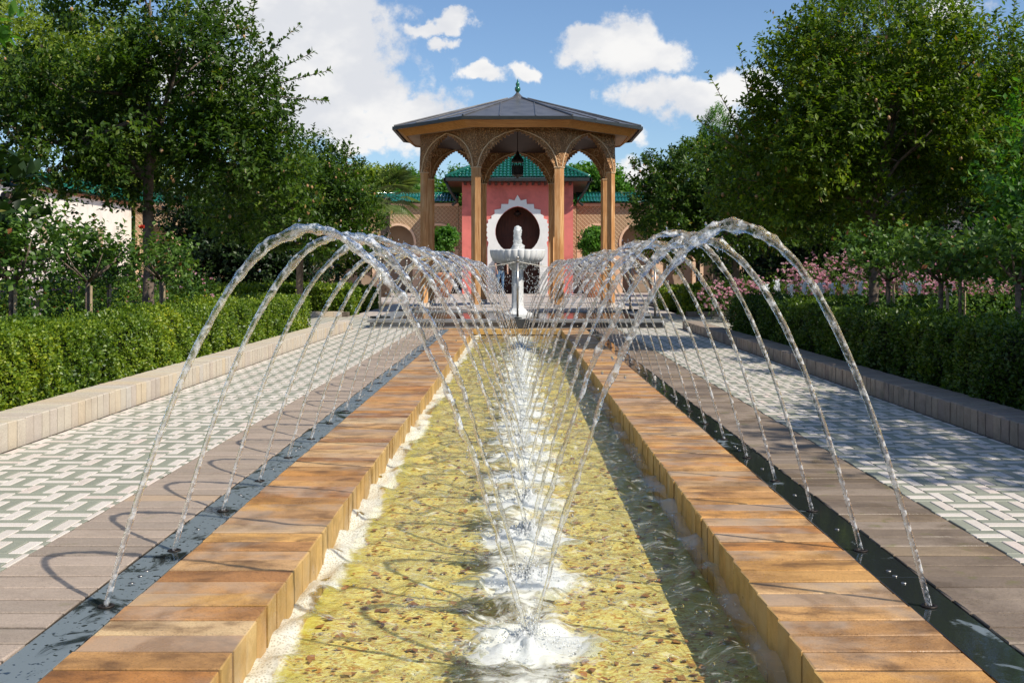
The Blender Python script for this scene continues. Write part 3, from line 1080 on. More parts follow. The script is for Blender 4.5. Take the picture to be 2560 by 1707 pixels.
def jet_mesh(s, yj, seed):
    r = np.random.default_rng(seed)
    near = yj < 6
    M, K = (230, 14) if near else (130, 9) if yj < 10 else (80, 7)
    t = np.linspace(0, 1.026, M)
    x0, x1 = (-.985, .0) if s < 0 else (.985, .055)
    x1 += r.uniform(-.022, .022) if yj > 2.6 else 0
    hz = .90 + (r.uniform(-.024, .018) if yj > 2.6 else 0) + (.008 if s > 0 else 0)
    x = x0 + (x1 - x0) * t
    zc = 4 * hz * t * (1 - t)
    grow = np.clip((t - .12) / .4, 0, 1) ** 1.2
    sl = np.concatenate([[0], np.cumsum(np.hypot(np.diff(x), np.diff(zc)))])

    def nz1(f, amp):
        ph = r.uniform(0, 2 * PI, 5)
        fr = f * np.array([1, 1.62, 2.5, 3.9, 5.7]) * r.uniform(.85, 1.15, 5)
        am = np.array([1, .75, .55, .35, .2])
        return amp * sum(a * np.sin(2 * PI * q * sl + p) for a, q, p in zip(am, fr, ph)) / 1.5
    dy = nz1(2.0, .009) * grow * (.4 + .6 * t)
    dn = nz1(2.4, .0024) * grow * (.6 + .5 * t)
    base = .0090 + .0062 * np.exp(-((t - .48) / .22) ** 2) - .0022 * np.clip(t - .55, 0, 1) * 2.2
    base = base * .80 * (1.0 if yj < 3.2 else .9 if yj < 6 else .8)
    base = base * (1 + grow * nz1(11, .20))
    tx, tz = np.gradient(x), np.gradient(zc)
    ln = np.hypot(tx, tz)
    tx, tz = tx / ln, tz / ln
    c = np.stack([x - tz * dn, yj + dy, zc + tx * dn], 1)
    th = np.linspace(0, 2 * PI, K, endpoint=False)
    T, S_ = np.meshgrid(th, sl)
    G = grow[:, None]
    rr = base[:, None] * (1 + G * (.36 * np.cos(2 * T + 16 * S_ + r.uniform(0, 6)) + .15 * np.cos(3 * T - 47 * S_ + r.uniform(0, 6))
                                   + .12 * np.cos(T + 83 * S_ + r.uniform(0, 6)) + .09 * np.cos(4 * T + 150 * S_ + r.uniform(0, 6))))
    rr = np.maximum(rr, .0022)
    nx_, nz_ = -tz[:, None], tx[:, None]
    Vx = c[:, 0:1] + rr * np.cos(T) * nx_
    Vz = c[:, 2:3] + rr * np.cos(T) * nz_
    Vy = c[:, 1:2] + rr * np.sin(T)
    V = np.stack([Vx, Vy, Vz], -1).reshape(-1, 3)
    idx = np.arange(M * K).reshape(M, K)
    nxt = np.roll(idx, -1, axis=1)
    if s < 0:
        F = np.stack([idx[:-1], nxt[:-1], nxt[1:], idx[1:]], -1).reshape(-1, 4)
    else:
        F = np.stack([idx[:-1], idx[1:], nxt[1:], nxt[:-1]], -1).reshape(-1, 4)
    return V, F, c


def ico(scale_pts, rads, seed=0):
    """many small octahedral drops, subdivided once"""
    o = np.array([(1, 0, 0), (-1, 0, 0), (0, 1, 0), (0, -1, 0), (0, 0, 1), (0, 0, -1)], float)
    f = [(0, 2, 4), (2, 1, 4), (1, 3, 4), (3, 0, 4), (2, 0, 5), (1, 2, 5), (3, 1, 5), (0, 3, 5)]
    vs = list(map(tuple, o)); cache = {}
    fs = []

    def mid(a, b):
        k = (min(a, b), max(a, b))
        if k not in cache:
            m = np.array(vs[a]) + np.array(vs[b]); m /= np.linalg.norm(m)
            vs.append(tuple(m)); cache[k] = len(vs) - 1
        return cache[k]
    for a, b, c in f:
        ab, bc, ca = mid(a, b), mid(b, c), mid(c, a)
        fs += [(a, ab, ca), (b, bc, ab), (c, ca, bc), (ab, bc, ca)]
    U = np.array(vs); Fm = np.array(fs)
    P_, r_ = np.asarray(scale_pts, float), np.asarray(rads, float)
    if r_.ndim == 1:
        r_ = np.stack([r_, r_, r_ * 1.35], 1)
    V = (P_[:, None, :] + U[None] * r_[:, None, :]).reshape(-1, 3)
    F = (Fm[None] + (np.arange(len(P_)) * len(U))[:, None, None]).reshape(-1, 3)
    return V, F


for s, side in ((-1, 'left'), (1, 'right')):
    for k, yj in enumerate(JY):
        V, F, c = jet_mesh(s, yj, 100 + k * 2 + (s > 0))
        V = V - np.array([s * .985, yj, 0])
        me = np_mesh('water_jet', V, F, 'jet_water', True)
        o = link('water_jet', me, None, (s * .985, yj, 0), label=f'{ORD[k]} arching water jet counted from the near end of the {side} row',
                 cat='water jet', group=f'arching water jets of the {side} row')
        if k < 12:
            m = 60 if k < 6 else 24
            tt = rng.choice(np.arange(int(len(c) * .35), len(c)), m)
            Pd = c[tt] - np.array([s * .985, yj, 0]) + rng.normal(size=(m, 3)) * np.array([.016, .020, .016])
            Vd, Fd = ico(Pd, rng.uniform(.0012, .0035, m))
            d = link('droplet_spray', np_mesh('droplet_spray', Vd, Fd, 'droplet_water', True), o, (0, 0, 0), kind='stuff')

# splashes where the jets fall
for k, yj in enumerate(JY):
    r = np.random.default_rng(900 + k)
    M, K = (22, 60) if k < 8 else (12, 32)
    rad = np.linspace(0, 1, M)[:, None]
    th = np.linspace(0, 2 * PI, K, endpoint=False)[None]
    hf = np.zeros((M, K))
    for q in range(28):
        cx_, cy_ = r.normal(0, .45, 2)
        hf += r.uniform(.1, 1) * np.exp(-(((rad * np.cos(th) - cx_) ** 2 + (rad * np.sin(th) - cy_) ** 2) / r.uniform(.006, .05)))
    env = np.clip(1 - rad ** 1.5, 0, 1)
    edge = 1 + .25 * np.sin(3 * th + r.uniform(0, 6)) + .18 * np.sin(7 * th + r.uniform(0, 6)) + .1 * np.sin(13 * th + r.uniform(0, 6))
    Rx, Ry = .15, .11
    Xs = rad * edge * Rx * np.cos(th)
    Ys = rad * edge * Ry * np.sin(th)
    Zs = env * (.010 + .016 * hf) * (1 + .25 * r.normal(size=(M, K))) - .008 * rad
    idx = np.arange(M * K).reshape(M, K); nxt = np.roll(idx, -1, 1)
    F = np.stack([idx[:-1], idx[1:], nxt[1:], nxt[:-1]], -1).reshape(-1, 4)
    o = link('water_splash', np_mesh('water_splash', np.stack([Xs, Ys, Zs], -1), F, 'white_foam', True), None, (.028, yj, -.088),
             label=f'white froth splash in mid rill under the {ORD[k]} pair of jets from the near end', cat='splash', group='froth splashes along the rill')
    m = 520 if k < 4 else 220 if k < 10 else 80
    q_ = np.abs(r.normal(0, 1, m)); a_ = r.uniform(0, 2 * PI, m)
    q_ = q_ * (1 + .45 * np.sin(3 * a_ + r.uniform(0, 6)) + .3 * np.sin(5 * a_ + r.uniform(0, 6))) * r.uniform(.8, 1.2)
    Pd = np.stack([q_ * .080 * np.cos(a_), q_ * .055 * np.sin(a_), .004 + np.abs(r.normal(0, 1, m)) * .028 * np.exp(-q_ ** 2 / 1.1)], 1)
    Vd, Fd = ico(Pd, r.uniform(.0007, .0026, m) * (1 if k < 4 else 1.5 if k < 10 else 3))
    link('froth_bubbles', np_mesh('froth_bubbles', Vd, Fd, 'bright_foam', True), o, (0, 0, 0), kind='stuff')

# bubbles floating on the water
m = 2600
by = 1.8 + 9 * rng.random(m) ** 1.7
bx = np.where(rng.random(m) < .6, rng.normal(.03, .22, m), rng.uniform(-.58, .58, m)).clip(-.58, .58)
Vd, Fd = ico(np.stack([bx, by, np.full(m, -.0885)], 1), np.repeat(rng.uniform(.0016, .0048, m)[:, None], 3, 1))
link('bubbles', np_mesh('bubbles', Vd, Fd, 'droplet_water', True), kind='stuff')

# ------------------------------------------------------------------ pool with bowl fountain
PT = .112
pool = empty('pool', (0, YS, 0), label='low raised black stone pool of still water under the white bowl fountain', cat='pool')
MB().box(-2.02, 2.02, YS + .08, 18.15, -.1, .06).build('basin', 'black_stone', pool)
rim = MB()
rim.box(-2.10, 2.10, YS - .02, YS + .36, .078, PT)
rim.box(-2.10, 2.10, 17.75, 18.17, .078, PT)
rim.box(-2.10, -1.80, YS + .362, 17.748, .078, PT)
rim.box(1.80, 2.10, YS + .362, 17.748, .078, PT)
rim.build('rim', 'grey_stone', pool)
for k in range(4):
    MB().box(-2.07 + k * 1.035 + .004, -2.07 + (k + 1) * 1.035 - .004, YS + .01, YS + .06, -.05, .077).build('facing_stone', 'black_stone' if k > 1 else 'grey_stone', pool)  # left stones coloured as sunlit, right ones as in tree shadow
for s in (-1, 1):
    a, b = sorted((s * 2.07, s * 2.025))
    MB().box(a, b, YS + .065, 18.1, -.05, .077).build('facing_stone', 'black_stone', pool)
MB().add([(-1.8, YS + .36, .098), (1.8, YS + .36, .098), (1.8, 17.75, .098), (-1.8, 17.75, .098)], [(0, 1, 2, 3)]).build('water', 'pool_water', pool)
MB().box(-.16, .16, YS - .12, YS + .12, .0, PT + .018).build('spout_block', 'black_stone', pool)

FY = 16.57
ft = empty('bowl_fountain', (0, FY, .08), label='white marble fountain with fluted bowl on an octagonal pedestal', cat='fountain')
MB().lathe([(.25, .06), (.25, .125), (.21, .14), (.16, .155), (.135, .18), (.115, .21)], 8, (0, FY, 0)).build('foot', 'white_marble', ft)
MB().lathe([(.100, .21), (.092, .30), (.092, .80), (.10, .82)], 8, (0, FY, 0)).build('pedestal', 'white_marble', ft)
MB().lathe([(.105, .82), (.14, .845), (.15, .87), (.15, .90)], 8, (0, FY, 0)).build('capital', 'white_marble', ft)
fl_mod = lambda a, z: 1 + .042 * (abs(math.cos(a * 13)) ** .7 - .5) * min(1, max(0, (z - .90) / .06))
bm = MB().lathe([(.13, .895), (.24, .902), (.33, .925), (.385, .965), (.415, 1.02), (.428, 1.08), (.430, 1.122), (.420, 1.132), (.395, 1.128), (.37, 1.09), (.2, 1.02), (.05, 1.0)], 208, (0, FY, 0), fl_mod)
o = bm.build('bowl', 'white_marble', ft, smooth=True)
auto_smooth(o.data, 35)
MB().lathe([(.38, 1.108), (.01, 1.112)], 40, (0, FY, 0)).build('water', 'pool_water', ft)
# froth column and drip curtain
r = np.random.default_rng(77)
M, K = 40, 22
zz = np.linspace(0, 1, M)[:, None]; th = np.linspace(0, 2 * PI, K, endpoint=False)[None]
prof = np.interp(zz, [0, .12, .3, .55, .8, .93, 1.0], [.125, .10, .066, .056, .062, .05, .01])
rr = prof * (1 + .10 * np.sin(3 * th + 9 * zz) + .08 * np.sin(5 * th - 23 * zz) + .07 * np.sin(9 * th + 40 * zz) + .05 * r.normal(size=(M, K)))
V = np.stack([rr * np.cos(th), rr * np.sin(th), zz * .40 + 0 * th], -1).reshape(-1, 3)
idx = np.arange(M * K).reshape(M, K); nxt = np.roll(idx, -1, 1)
F = np.stack([idx[:-1], nxt[:-1], nxt[1:], idx[1:]], -1).reshape(-1, 4)
wj = link('bubbling_water_column', np_mesh('bubbling_water_column', V, F, 'white_foam', True), None, (0, FY, 1.115), label='frothy white water column bubbling up from the marble bowl', cat='water jet')
m = 900
an = r.uniform(0, 2 * PI, m); dz = r.uniform(0, .95, m)
rd = .36 + .06 * r.random(m) + .05 * dz
Pd = np.stack([rd * np.cos(an), rd * np.sin(an), .93 - dz * .82 - 1.115 + .08], 1)
Vd, Fd = ico(Pd, np.stack([r.uniform(.0022, .005, m)] * 2 + [r.uniform(.006, .016, m)], 1))
link('drip_curtain', np_mesh('drip_curtain', Vd, Fd, 'white_foam', True), wj, (0, 0, 0), kind='stuff')

# rope posts
POSTS = [((0, 14.80), 'steel rope post on the black spout block in front of the bowl fountain', PT + .018),
         ((-2.0, 15.25), 'steel rope post on the near left corner of the pool', PT),
         ((2.0, 15.25), 'steel rope post on the near right corner of the pool', PT),
         ((-1.91, 18.0), 'steel rope post at the far left corner of the pool', PT),
         ((1.93, 18.0), 'steel rope post at the far right corner of the pool', PT)]
for (px, py), lb, pz in POSTS:
    e = empty('rope_post', (px, py, pz), label=lb, cat='post', group='rope posts round the pool')
    b = MB().lathe([(.15, .001), (.15, .022), (.14, .028), (.02, .030)], 24, (px, py, pz)) if px else MB().lathe([(.06, .001), (.06, .012), (.02, .016)], 20, (px, py, pz))
    b.build('base_plate', 'gutter_metal', e, smooth=False)
    MB().tube([(px, py, pz + .02), (px, py, pz + .80)], .0155, 12).build('pole', 'steel', e, smooth=True)
    MB().lathe([(.022, .80), (.022, .815), (.012, .825), (.020, .84), (.023, .855), (.016, .872), (.002, .878)], 14, (px, py, pz)).build('knob', 'steel', e, smooth=True)


def rope(a, b, sag, lb):
    a, b = Vector(a), Vector(b)
    pts = []
    for i in range(25):
        t = i / 24
        p = a.lerp(b, t)
        p.z -= sag * 4 * t * (1 - t)
        pts.append(p)
    o = MB().tube(pts, .006, 6).build('rope', 'rope', smooth=True)
    tag(o, lb, 'rope', 'cream ropes between the posts')


rope((0, 14.80, .93), (-2.0, 15.25, .90), .10, 'cream rope sagging from the middle post to the near left post')
rope((0, 14.80, .93), (2.0, 15.25, .90), .10, 'cream rope sagging from the middle post to the near right post')
rope((-2.0, 15.25, .90), (-1.91, 18.0, .90), .26, 'cream rope along the left side of the pool')
rope((2.0, 15.25, .90), (1.93, 18.0, .90), .30, 'cream rope hanging low along the right side of the pool')

# ------------------------------------------------------------------ pavilion
PCY = 21.0
AP = 1.877
pav = empty('pavilion', (0, PCY, .0), label='octagonal wooden pavilion with carved toothed arches and grey metal roof', cat='pavilion')


def octa(ap, k):
    rv = ap / math.cos(PI / 8)
    a = -PI / 2 + PI / 8 + k * PI / 4
    return Vector((rv * math.cos(a), PCY + rv * math.sin(a), 0))


MB().prism([tuple(octa(2.15, k)[:2]) for k in range(8)], -.1, PT - .006).build('floor', 'pale_stone', pav)
ZS = 2.70
for k in range(8):
    Vv = octa(AP, k)
    e1 = (octa(AP, k + 1) - Vv).normalized()
    e2 = (octa(AP, k - 1) - Vv).normalized()
    inw = (Vector((0, PCY, 0)) - Vv).normalized()

    def sect(w, d, off=0.0):
        n1 = Vector((-e1.y, e1.x, 0)); n1 = n1 if n1.dot(inw) > 0 else -n1
        n2 = Vector((-e2.y, e2.x, 0)); n2 = n2 if n2.dot(inw) > 0 else -n2
        c = Vv - inw * off / math.cos(PI / 8)
        pts = [c + e1 * w, c + e1 * w + n1 * d, c + inw * d / math.cos(PI / 8), c + e2 * w + n2 * d, c + e2 * w, c]
        pts = [(p.x, p.y) for p in pts]
        ar = sum(pts[i][0] * pts[(i + 1) % 6][1] - pts[(i + 1) % 6][0] * pts[i][1] for i in range(6))
        return pts if ar > 0 else pts[::-1]
    MB().prism(sect(.102, .11), PT, ZS - .02).build('column', 'column_wood', pav)
    MB().prism(sect(.118, .135, .012), ZS - .02, ZS).build('capital', 'rib_wood', pav)
    MB().prism(sect(.122, .14, .010), PT - .004, PT + .07).build('plinth', 'pale_stone', pav)

ss = (octa(AP, 1) - octa(AP, 0)).length
hs = ss / 2


def arch_half():
    key = [(hs - .113, 0), (.60, .13), (.52, .27), (.44, .36), (.365, .425), (.265, .51), (.14, .585), (0, .655)]
    pts = []
    N_ = 13
    for i in range(N_ + 1):
        q = i / N_ * (len(key) - 1)
        a = min(int(q), len(key) - 2)
        f = q - a
        pts.append((key[a][0] * (1 - f) + key[a + 1][0] * f, key[a][1] * (1 - f) + key[a + 1][1] * f))
    out = []
    for i in range(len(pts) - 1):
        p, q = pts[i], pts[i + 1]
        out.append(p)
        if i >= 2:
            out.append((p[0] - .006, p[1] + .046 * (1 if i < 11 else .5)))
            out.append((q[0] - .004, (p[1] + q[1]) / 2 + .012 - .004))
    out.append(pts[-1])
    return out


ah = arch_half()
top = 3.408 - ZS
poly = [(-hs, 0)] + [(-x, z) for x, z in ah] + [(x, z) for x, z in ah[::-1][1:]] + [(hs, 0), (hs, top), (-hs, top)]
rib_c = [(hs - .045, .0), (.695, .16), (.625, .31), (.53, .43), (.42, .52), (.235, .61), (0, .682)]
for k in range(8):
    A, Bp = octa(AP + .004, k), octa(AP + .004, k + 1)
    ux = (Bp - A).normalized()
    mid = (A + Bp) / 2
    inn = (Vector((0, PCY, 0)) - mid); inn.z = 0; inn.normalize()
    org = mid + Vector((0, 0, ZS))
    pn = MB().slab(poly, org, ux, (0, 0, 1), inn, .075).build('arch_panel', 'carved_wood', pav)
    for sd, off in ((-1, -.006), (1, .078)):
        pts = []
        full = [(-x, z) for x, z in rib_c] + [(x, z) for x, z in rib_c[::-1][1:]]
        # smooth the rib polyline
        for i in range(len(full) - 1):
            for f in (0, .5):
                pts.append((full[i][0] * (1 - f) + full[i + 1][0] * f, full[i][1] * (1 - f) + full[i + 1][1] * f))
        pts.append(full[-1])
        MB().tube([org + ux * a + Vector((0, 0, b)) + inn * off for a, b in pts], .013, 6).build('arch_rib', 'rib_wood', pn, loc=(0, 0, 0))
    for sx in (-1, 1):
        c = org + ux * (sx * .52) + Vector((0, 0, .56)) + inn * .076
        ring = [c + (ux * math.cos(a) + Vector((0, 0, 1)) * math.sin(a)) * .062 for a in np.linspace(0, 2 * PI, 19)]
        MB().tube(ring, .008, 5, cap=False).build('medallion', 'rib_wood', pn, loc=(0, 0, 0))
    # beam behind the panels, frieze and ceiling facet
    a0, a1 = octa(AP - .08, k), octa(AP - .08, k + 1)
    b0, b1 = octa(.25, k), octa(.25, k + 1)
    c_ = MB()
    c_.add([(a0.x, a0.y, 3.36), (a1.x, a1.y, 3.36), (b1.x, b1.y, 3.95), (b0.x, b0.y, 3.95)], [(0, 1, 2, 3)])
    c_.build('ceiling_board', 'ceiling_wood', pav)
    # soffit: flat ring and inclined fascia
    z1 = 3.41
    i0, i1 = octa(AP + .005, k), octa(AP + .005, k + 1)
    m0, m1 = octa(2.14, k), octa(2.14, k + 1)
    o0, o1 = octa(2.330, k), octa(2.330, k + 1)
    c_ = MB()
    t_ = .022
    c_.add([(i0.x, i0.y, z1), (i1.x, i1.y, z1), (m1.x, m1.y, z1), (m0.x, m0.y, z1), (i0.x, i0.y, z1 + t_), (i1.x, i1.y, z1 + t_), (m1.x, m1.y, z1 + t_), (m0.x, m0.y, z1 + t_)],
           [(0, 1, 2, 3), (7, 6, 5, 4), (0, 4, 5, 1), (2, 6, 7, 3), (1, 5, 6, 2), (3, 7, 4, 0)])
    c_.build('soffit_board', 'soffit_wood', pav)
    c_ = MB()
    c_.add([(m0.x, m0.y, z1 - .03), (m1.x, m1.y, z1 - .03), (o1.x, o1.y, 3.525), (o0.x, o0.y, 3.525), (m0.x, m0.y, z1 + .03), (m1.x, m1.y, z1 + .03), (o1.x, o1.y, 3.55), (o0.x, o0.y, 3.55)],
           [(0, 1, 2, 3), (7, 6, 5, 4), (0, 4, 5, 1), (2, 6, 7, 3), (1, 5, 6, 2), (3, 7, 4, 0)])
    c_.build('fascia', 'fascia_wood', pav)
    # roof facet
    EZ, TZ = 3.555, 4.225
    e0, e1_ = octa(2.36, k), octa(2.36, k + 1)
    t0, t1 = octa(.20, k), octa(.20, k + 1)
    c_ = MB()
    c_.add([(e0.x, e0.y, EZ), (e1_.x, e1_.y, EZ), (t1.x, t1.y, TZ), (t0.x, t0.y, TZ), (e0.x, e0.y, EZ - .02), (e1_.x, e1_.y, EZ - .02), (t1.x, t1.y, TZ - .02), (t0.x, t0.y, TZ - .02)],
           [(0, 1, 2, 3), (7, 6, 5, 4), (0, 4, 5, 1), (2, 6, 7, 3), (1, 5, 6, 2), (3, 7, 4, 0)])
    c_.build('roof_panel', 'roof_metal', pav)
    MB().tube([Vector((e0.x, e0.y, EZ + .012)), Vector((t0.x, t0.y, TZ + .012))], .020, 6).build('hip_cap', 'roof_metal', pav)
    g0, g1 = octa(2.395, k), octa(2.395, k + 1)
    h0, h1 = octa(2.345, k), octa(2.345, k + 1)
    zb, zt_ = 3.490, 3.548
    MB().add([(g0.x, g0.y, zb), (g1.x, g1.y, zb), (h1.x, h1.y, zb), (h0.x, h0.y, zb), (g0.x, g0.y, zt_), (g1.x, g1.y, zt_), (h1.x, h1.y, zt_), (h0.x, h0.y, zt_)],
             [(0, 3, 2, 1), (4, 5, 6, 7), (0, 1, 5, 4), (1, 2, 6, 5), (2, 3, 7, 6), (3, 0, 4, 7)]).build('gutter', 'gutter_metal', pav)
    # standing seams parallel to the fall line
    me_ = (e0 + e1_) / 2; mt_ = (t0 + t1) / 2
    uu = (e1_ - e0).normalized()
    half_e = (e1_ - e0).length / 2
    half_t = (t1 - t0).length / 2
    for q in (-.33, .33):
        off = q * half_e
        f = 1 - max(0, (abs(off) - half_t) / (half_e - half_t))
        f = (half_e - abs(off)) / (half_e - half_t)
        a = Vector((me_.x, me_.y, EZ + .008)) + uu * off
        b = Vector((me_.x, me_.y, EZ + .008)).lerp(Vector((mt_.x, mt_.y, TZ + .008)), f) + uu * off
        MB().tube([a, b], .011, 5).build('seam', 'roof_metal', pav)
MB().lathe([(.24, 4.205), (.15, 4.25), (.085, 4.30), (.05, 4.335), (.04, 4.35), (.028, 4.365)], 16, (0, PCY, 0)).build('roof_cone', 'roof_metal', pav, smooth=True)
FIN = [(.030, 4.52), (.036, 4.54), (.060, 4.57), (.076, 4.62), (.066, 4.67), (.036, 4.70), (.046, 4.735), (.052, 4.77), (.036, 4.81), (.016, 4.83), (.024, 4.85), (.012, 4.875), (.004, 4.92)]
MB().lathe([(r_ * .80, 4.362 + (z_ - 4.52) * .70) for r_, z_ in FIN], 20, (0, PCY, 0)).build('finial', 'finial_glaze', pav, smooth=True)

ln = empty('hanging_lantern', (0, PCY, 2.66), label='dark metal lantern hanging under the middle of the pavilion roof', cat='lantern')
MB().tube([(0, PCY, 3.95), (0, PCY, 3.17)], .008, 6).build('rod', 'lantern_metal', ln)
MB().lathe([(.012, 3.20), (.03, 3.16), (.045, 3.12), (.10, 3.05), (.12, 3.03)], 8, (0, PCY, 0)).build('cap', 'lantern_metal', ln)
MB().lathe([(.118, 3.03), (.125, 2.99), (.118, 2.97)], 8, (0, PCY, 0)).build('band', 'lantern_metal', ln)
for k in range(8):
    a = k * PI / 4
    MB().tube([(.112 * math.cos(a), PCY + .112 * math.sin(a), 2.97), (.108 * math.cos(a), PCY + .108 * math.sin(a), 2.74)], .009, 5).build('bar', 'lantern_metal', ln)
    a2 = a + PI / 8
    MB().slab([(-.038, 2.75), (.038, 2.75), (.038, 2.88), (0, 2.94), (-.038, 2.88)], (.098 * math.cos(a2), PCY + .098 * math.sin(a2), 0), (-math.sin(a2), math.cos(a2), 0), (0, 0, 1), (-math.cos(a2), -math.sin(a2), 0), .006).build('screen', 'lantern_metal', ln)
MB().lathe([(.115, 2.74), (.12, 2.72), (.09, 2.70), (.03, 2.67), (.008, 2.65)], 8, (0, PCY, 0)).build('base', 'lantern_metal', ln)

# ------------------------------------------------------------------ gatehouse and garden walls


def tiled_roof(name, corners, cols, rows, mat, parent, amp=.045):
    """barrel tiles on the quad corners = (eave left, eave right, top right, top left)"""
    A, Bc, Cc, Dc = [Vector(c) for c in corners]
    nrm = (Bc - A).cross(Dc - A).normalized()
    V, F = [], []
    prof = [(-.5, 0), (-.36, .6), (-.18, .95), (0, 1.05), (.18, .95), (.36, .6), (.5, 0)]
    for c in range(cols):
        uc = (c + .5) / cols
        lo = A.lerp(Bc, uc); hi = Dc.lerp(Cc, uc)
        wl = (Bc - A) / cols; wh = (Cc - Dc) / cols
        b = len(V)
        k = 0
        for rI in range(rows):
            for vv, lift in ((rI / rows, .022), ((rI + 1) / rows, .0)):
                for pu, pz in prof:
                    p = lo.lerp(hi, vv) + (wl.lerp(wh, vv)) * pu
                    V.append(p + nrm * (pz * amp + lift + (.012 * (pz > 0)) * 0))
                k += 1
        for q in range(k - 1):
            for i in range(len(prof) - 1):
                F.append((b + q * 7 + i, b + q * 7 + i + 1, b + (q + 1) * 7 + i + 1, b + (q + 1) * 7 + i))
    mb = MB(); mb.v = [tuple(p) for p in V]; mb.f = F
    return mb.build(name, mat, parent, kind='stuff')


def hip_face(parent, A, Bc, apexL, apexR, step, rows_len, mat, amp=.045):
    """trapezoid/triangle face as tile columns clipped by the hips"""
    A, Bc, TL, TR = map(Vector, (A, Bc, apexL, apexR))
    ux = (Bc - A).normalized()
    L = (Bc - A).length
    tl = (TL - A).dot(ux); tr = (TR - A).dot(ux)
    fall = (TL - A) - ux * tl
    H = fall.length
    fd = fall / H
    nrm = ux.cross(fd).normalized()
    if nrm.z < 0:
        nrm = -nrm
    prof = [(-.5, 0), (-.36, .6), (-.18, .95), (0, 1.05), (.18, .95), (.36, .6), (.5, 0)]
    n = int(L / step)
    st = L / n
    mb = MB()
    for c in range(n):
        x = (c + .5) * st
        h = H
        if x < tl:
            h = H * x / max(tl, 1e-6)
        elif x > tr:
            h = H * (L - x) / max(L - tr, 1e-6)
        rows = max(1, int(round(h / rows_len)))
        V = []
        for rI in range(rows):
            for vv, lift in ((rI * h / rows, .026), ((rI + 1) * h / rows, .0)):
                for pu, pz in prof:
                    V.append(A + ux * (x + pu * st) + fd * vv + nrm * (pz * amp + lift))
        k = rows * 2
        F = [(q * 7 + i, q * 7 + i + 1, (q + 1) * 7 + i + 1, (q + 1) * 7 + i) for q in range(k - 1) for i in range(6)]
        F.append(tuple(range(7)))
        mb.add(V, F)
    # under-layer closes the roof
    mb.add([A, Bc, TR, TL], [(0, 1, 2, 3)])
    return mb.build('roof_tiling', mat, parent, kind='stuff')


GY = 36.2
gh = empty('gatehouse', (0, GY, 0), label='pink rendered gatehouse with green tiled hip roof and white star-edged arch', cat='building')


def horseshoe(jamb, neck, zn, cz, r, apex, n=12):
    """right half of the opening from the floor up"""
    pts = [(jamb, 0), (jamb, zn - .05), (neck, zn - .04)]
    a0 = -math.acos(min(1, neck / r))
    a0 = -math.asin((cz - zn) / r) if (cz - zn) < r else a0
    for i in range(n + 1):
        a = a0 + (PI / 2 - a0) * i / n
        x = r * math.cos(a); z = cz + r * math.sin(a)
        if a > 0:
            z = cz + (apex - cz) * math.sin(a) ** 1.0
            x = r * math.cos(a)
            z = cz + (apex - cz) * max(0, 1 - (x / r) ** 1.75) ** (1 / 1.85)
        pts.append((max(x, 0), z))
    return pts


hsn = horseshoe(.76, .645, 1.52, 2.15, .775, 3.03)
ox, oz = 1.92, 3.87
fac = [(-ox, 0)] + [(-x, z) for x, z in hsn] + [(x, z) for x, z in hsn[::-1][1:]] + [(ox, 0), (ox, oz), (-ox, oz)]
MB().slab(fac, (0, GY, 0), (1, 0, 0), (0, 0, 1), (0, 1, 0), .35).build('front_wall', 'pink_render', gh)
for s in (-1, 1):
    a, b = sorted((s * ox, s * (ox - .3)))
    MB().box(a, b, GY + .352, GY + 4.2, 0, oz).build('side_wall', 'pink_render', gh)
MB().box(-ox, ox, GY + 4.2, GY + 4.5, 0, oz).build('back_wall', 'pink_render', gh)
cusp = [(0, 3.42), (.11, 3.22), (.30, 3.27), (.32, 3.10), (.56, 3.10), (.575, 2.94), (.80, 2.90), (.79, 2.76), (.90, 2.70), (.90, 2.60), (1.03, 2.56), (1.01, 2.46),
        (1.08, 2.40), (1.04, 2.30), (1.10, 2.22), (1.04, 2.12), (1.09, 2.03), (1.03, 1.95), (1.06, 1.86), (1.0, 1.78), (1.02, 1.68), (1.04, 1.60), (1.04, 0)]
outl = [(-x, z) for x, z in cusp[1:]][::-1] + cusp
hs2 = [(-x, z) for x, z in hsn] + [(x, z) for x, z in hsn[::-1][1:]]
srp = outl + hs2[::-1]
MB().slab(srp, (0, GY - .035, 0), (1, 0, 0), (0, 0, 1), (0, 1, 0), .033).build('arch_surround', 'white_render', gh)
dr = MB()
for k in range(8):
    dr.v, dr.f = [], []
    x0 = -.95 + k * .2375
    dr.box(x0 + .004, x0 + .2335, GY + 1.1, GY + 1.15, 0, 3.1)
    MB().add(dr.v, dr.f).build('door_plank', 'door_wood', gh)
MB().box(-.95, .95, GY + 1.06, GY + 1.098, 1.95, 2.03).build('door_rail', 'door_wood', gh)
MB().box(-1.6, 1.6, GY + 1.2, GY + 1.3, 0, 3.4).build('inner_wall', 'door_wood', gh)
MB().lathe([(.02, 2.93), (.06, 2.88), (.13, 2.84), (.13, 2.76), (.08, 2.72), (.02, 2.68)], 8, (0, GY + .5, 0)).build('lamp', 'lantern_metal', gh)
ev = .52
ez = 3.97
E = [(-ox - ev, GY - ev, ez), (ox + ev, GY - ev, ez), (ox + ev, GY + 4.5 + ev, ez), (-ox - ev, GY + 4.5 + ev, ez)]
RL, RRt = (-.0 - .02, GY + 2.2, 5.25), (.02, GY + 2.2, 5.25)
hip_face(gh, E[0], E[1], RL, RRt, .128, .26, 'green_glaze')
hip_face(gh, E[1], E[2], (0, GY + 2.15, 5.25), (0, GY + 2.35, 5.25), .128, .26, 'green_glaze')
hip_face(gh, E[3], E[0], (0, GY + 2.35, 5.25), (0, GY + 2.15, 5.25), .128, .26, 'green_glaze')
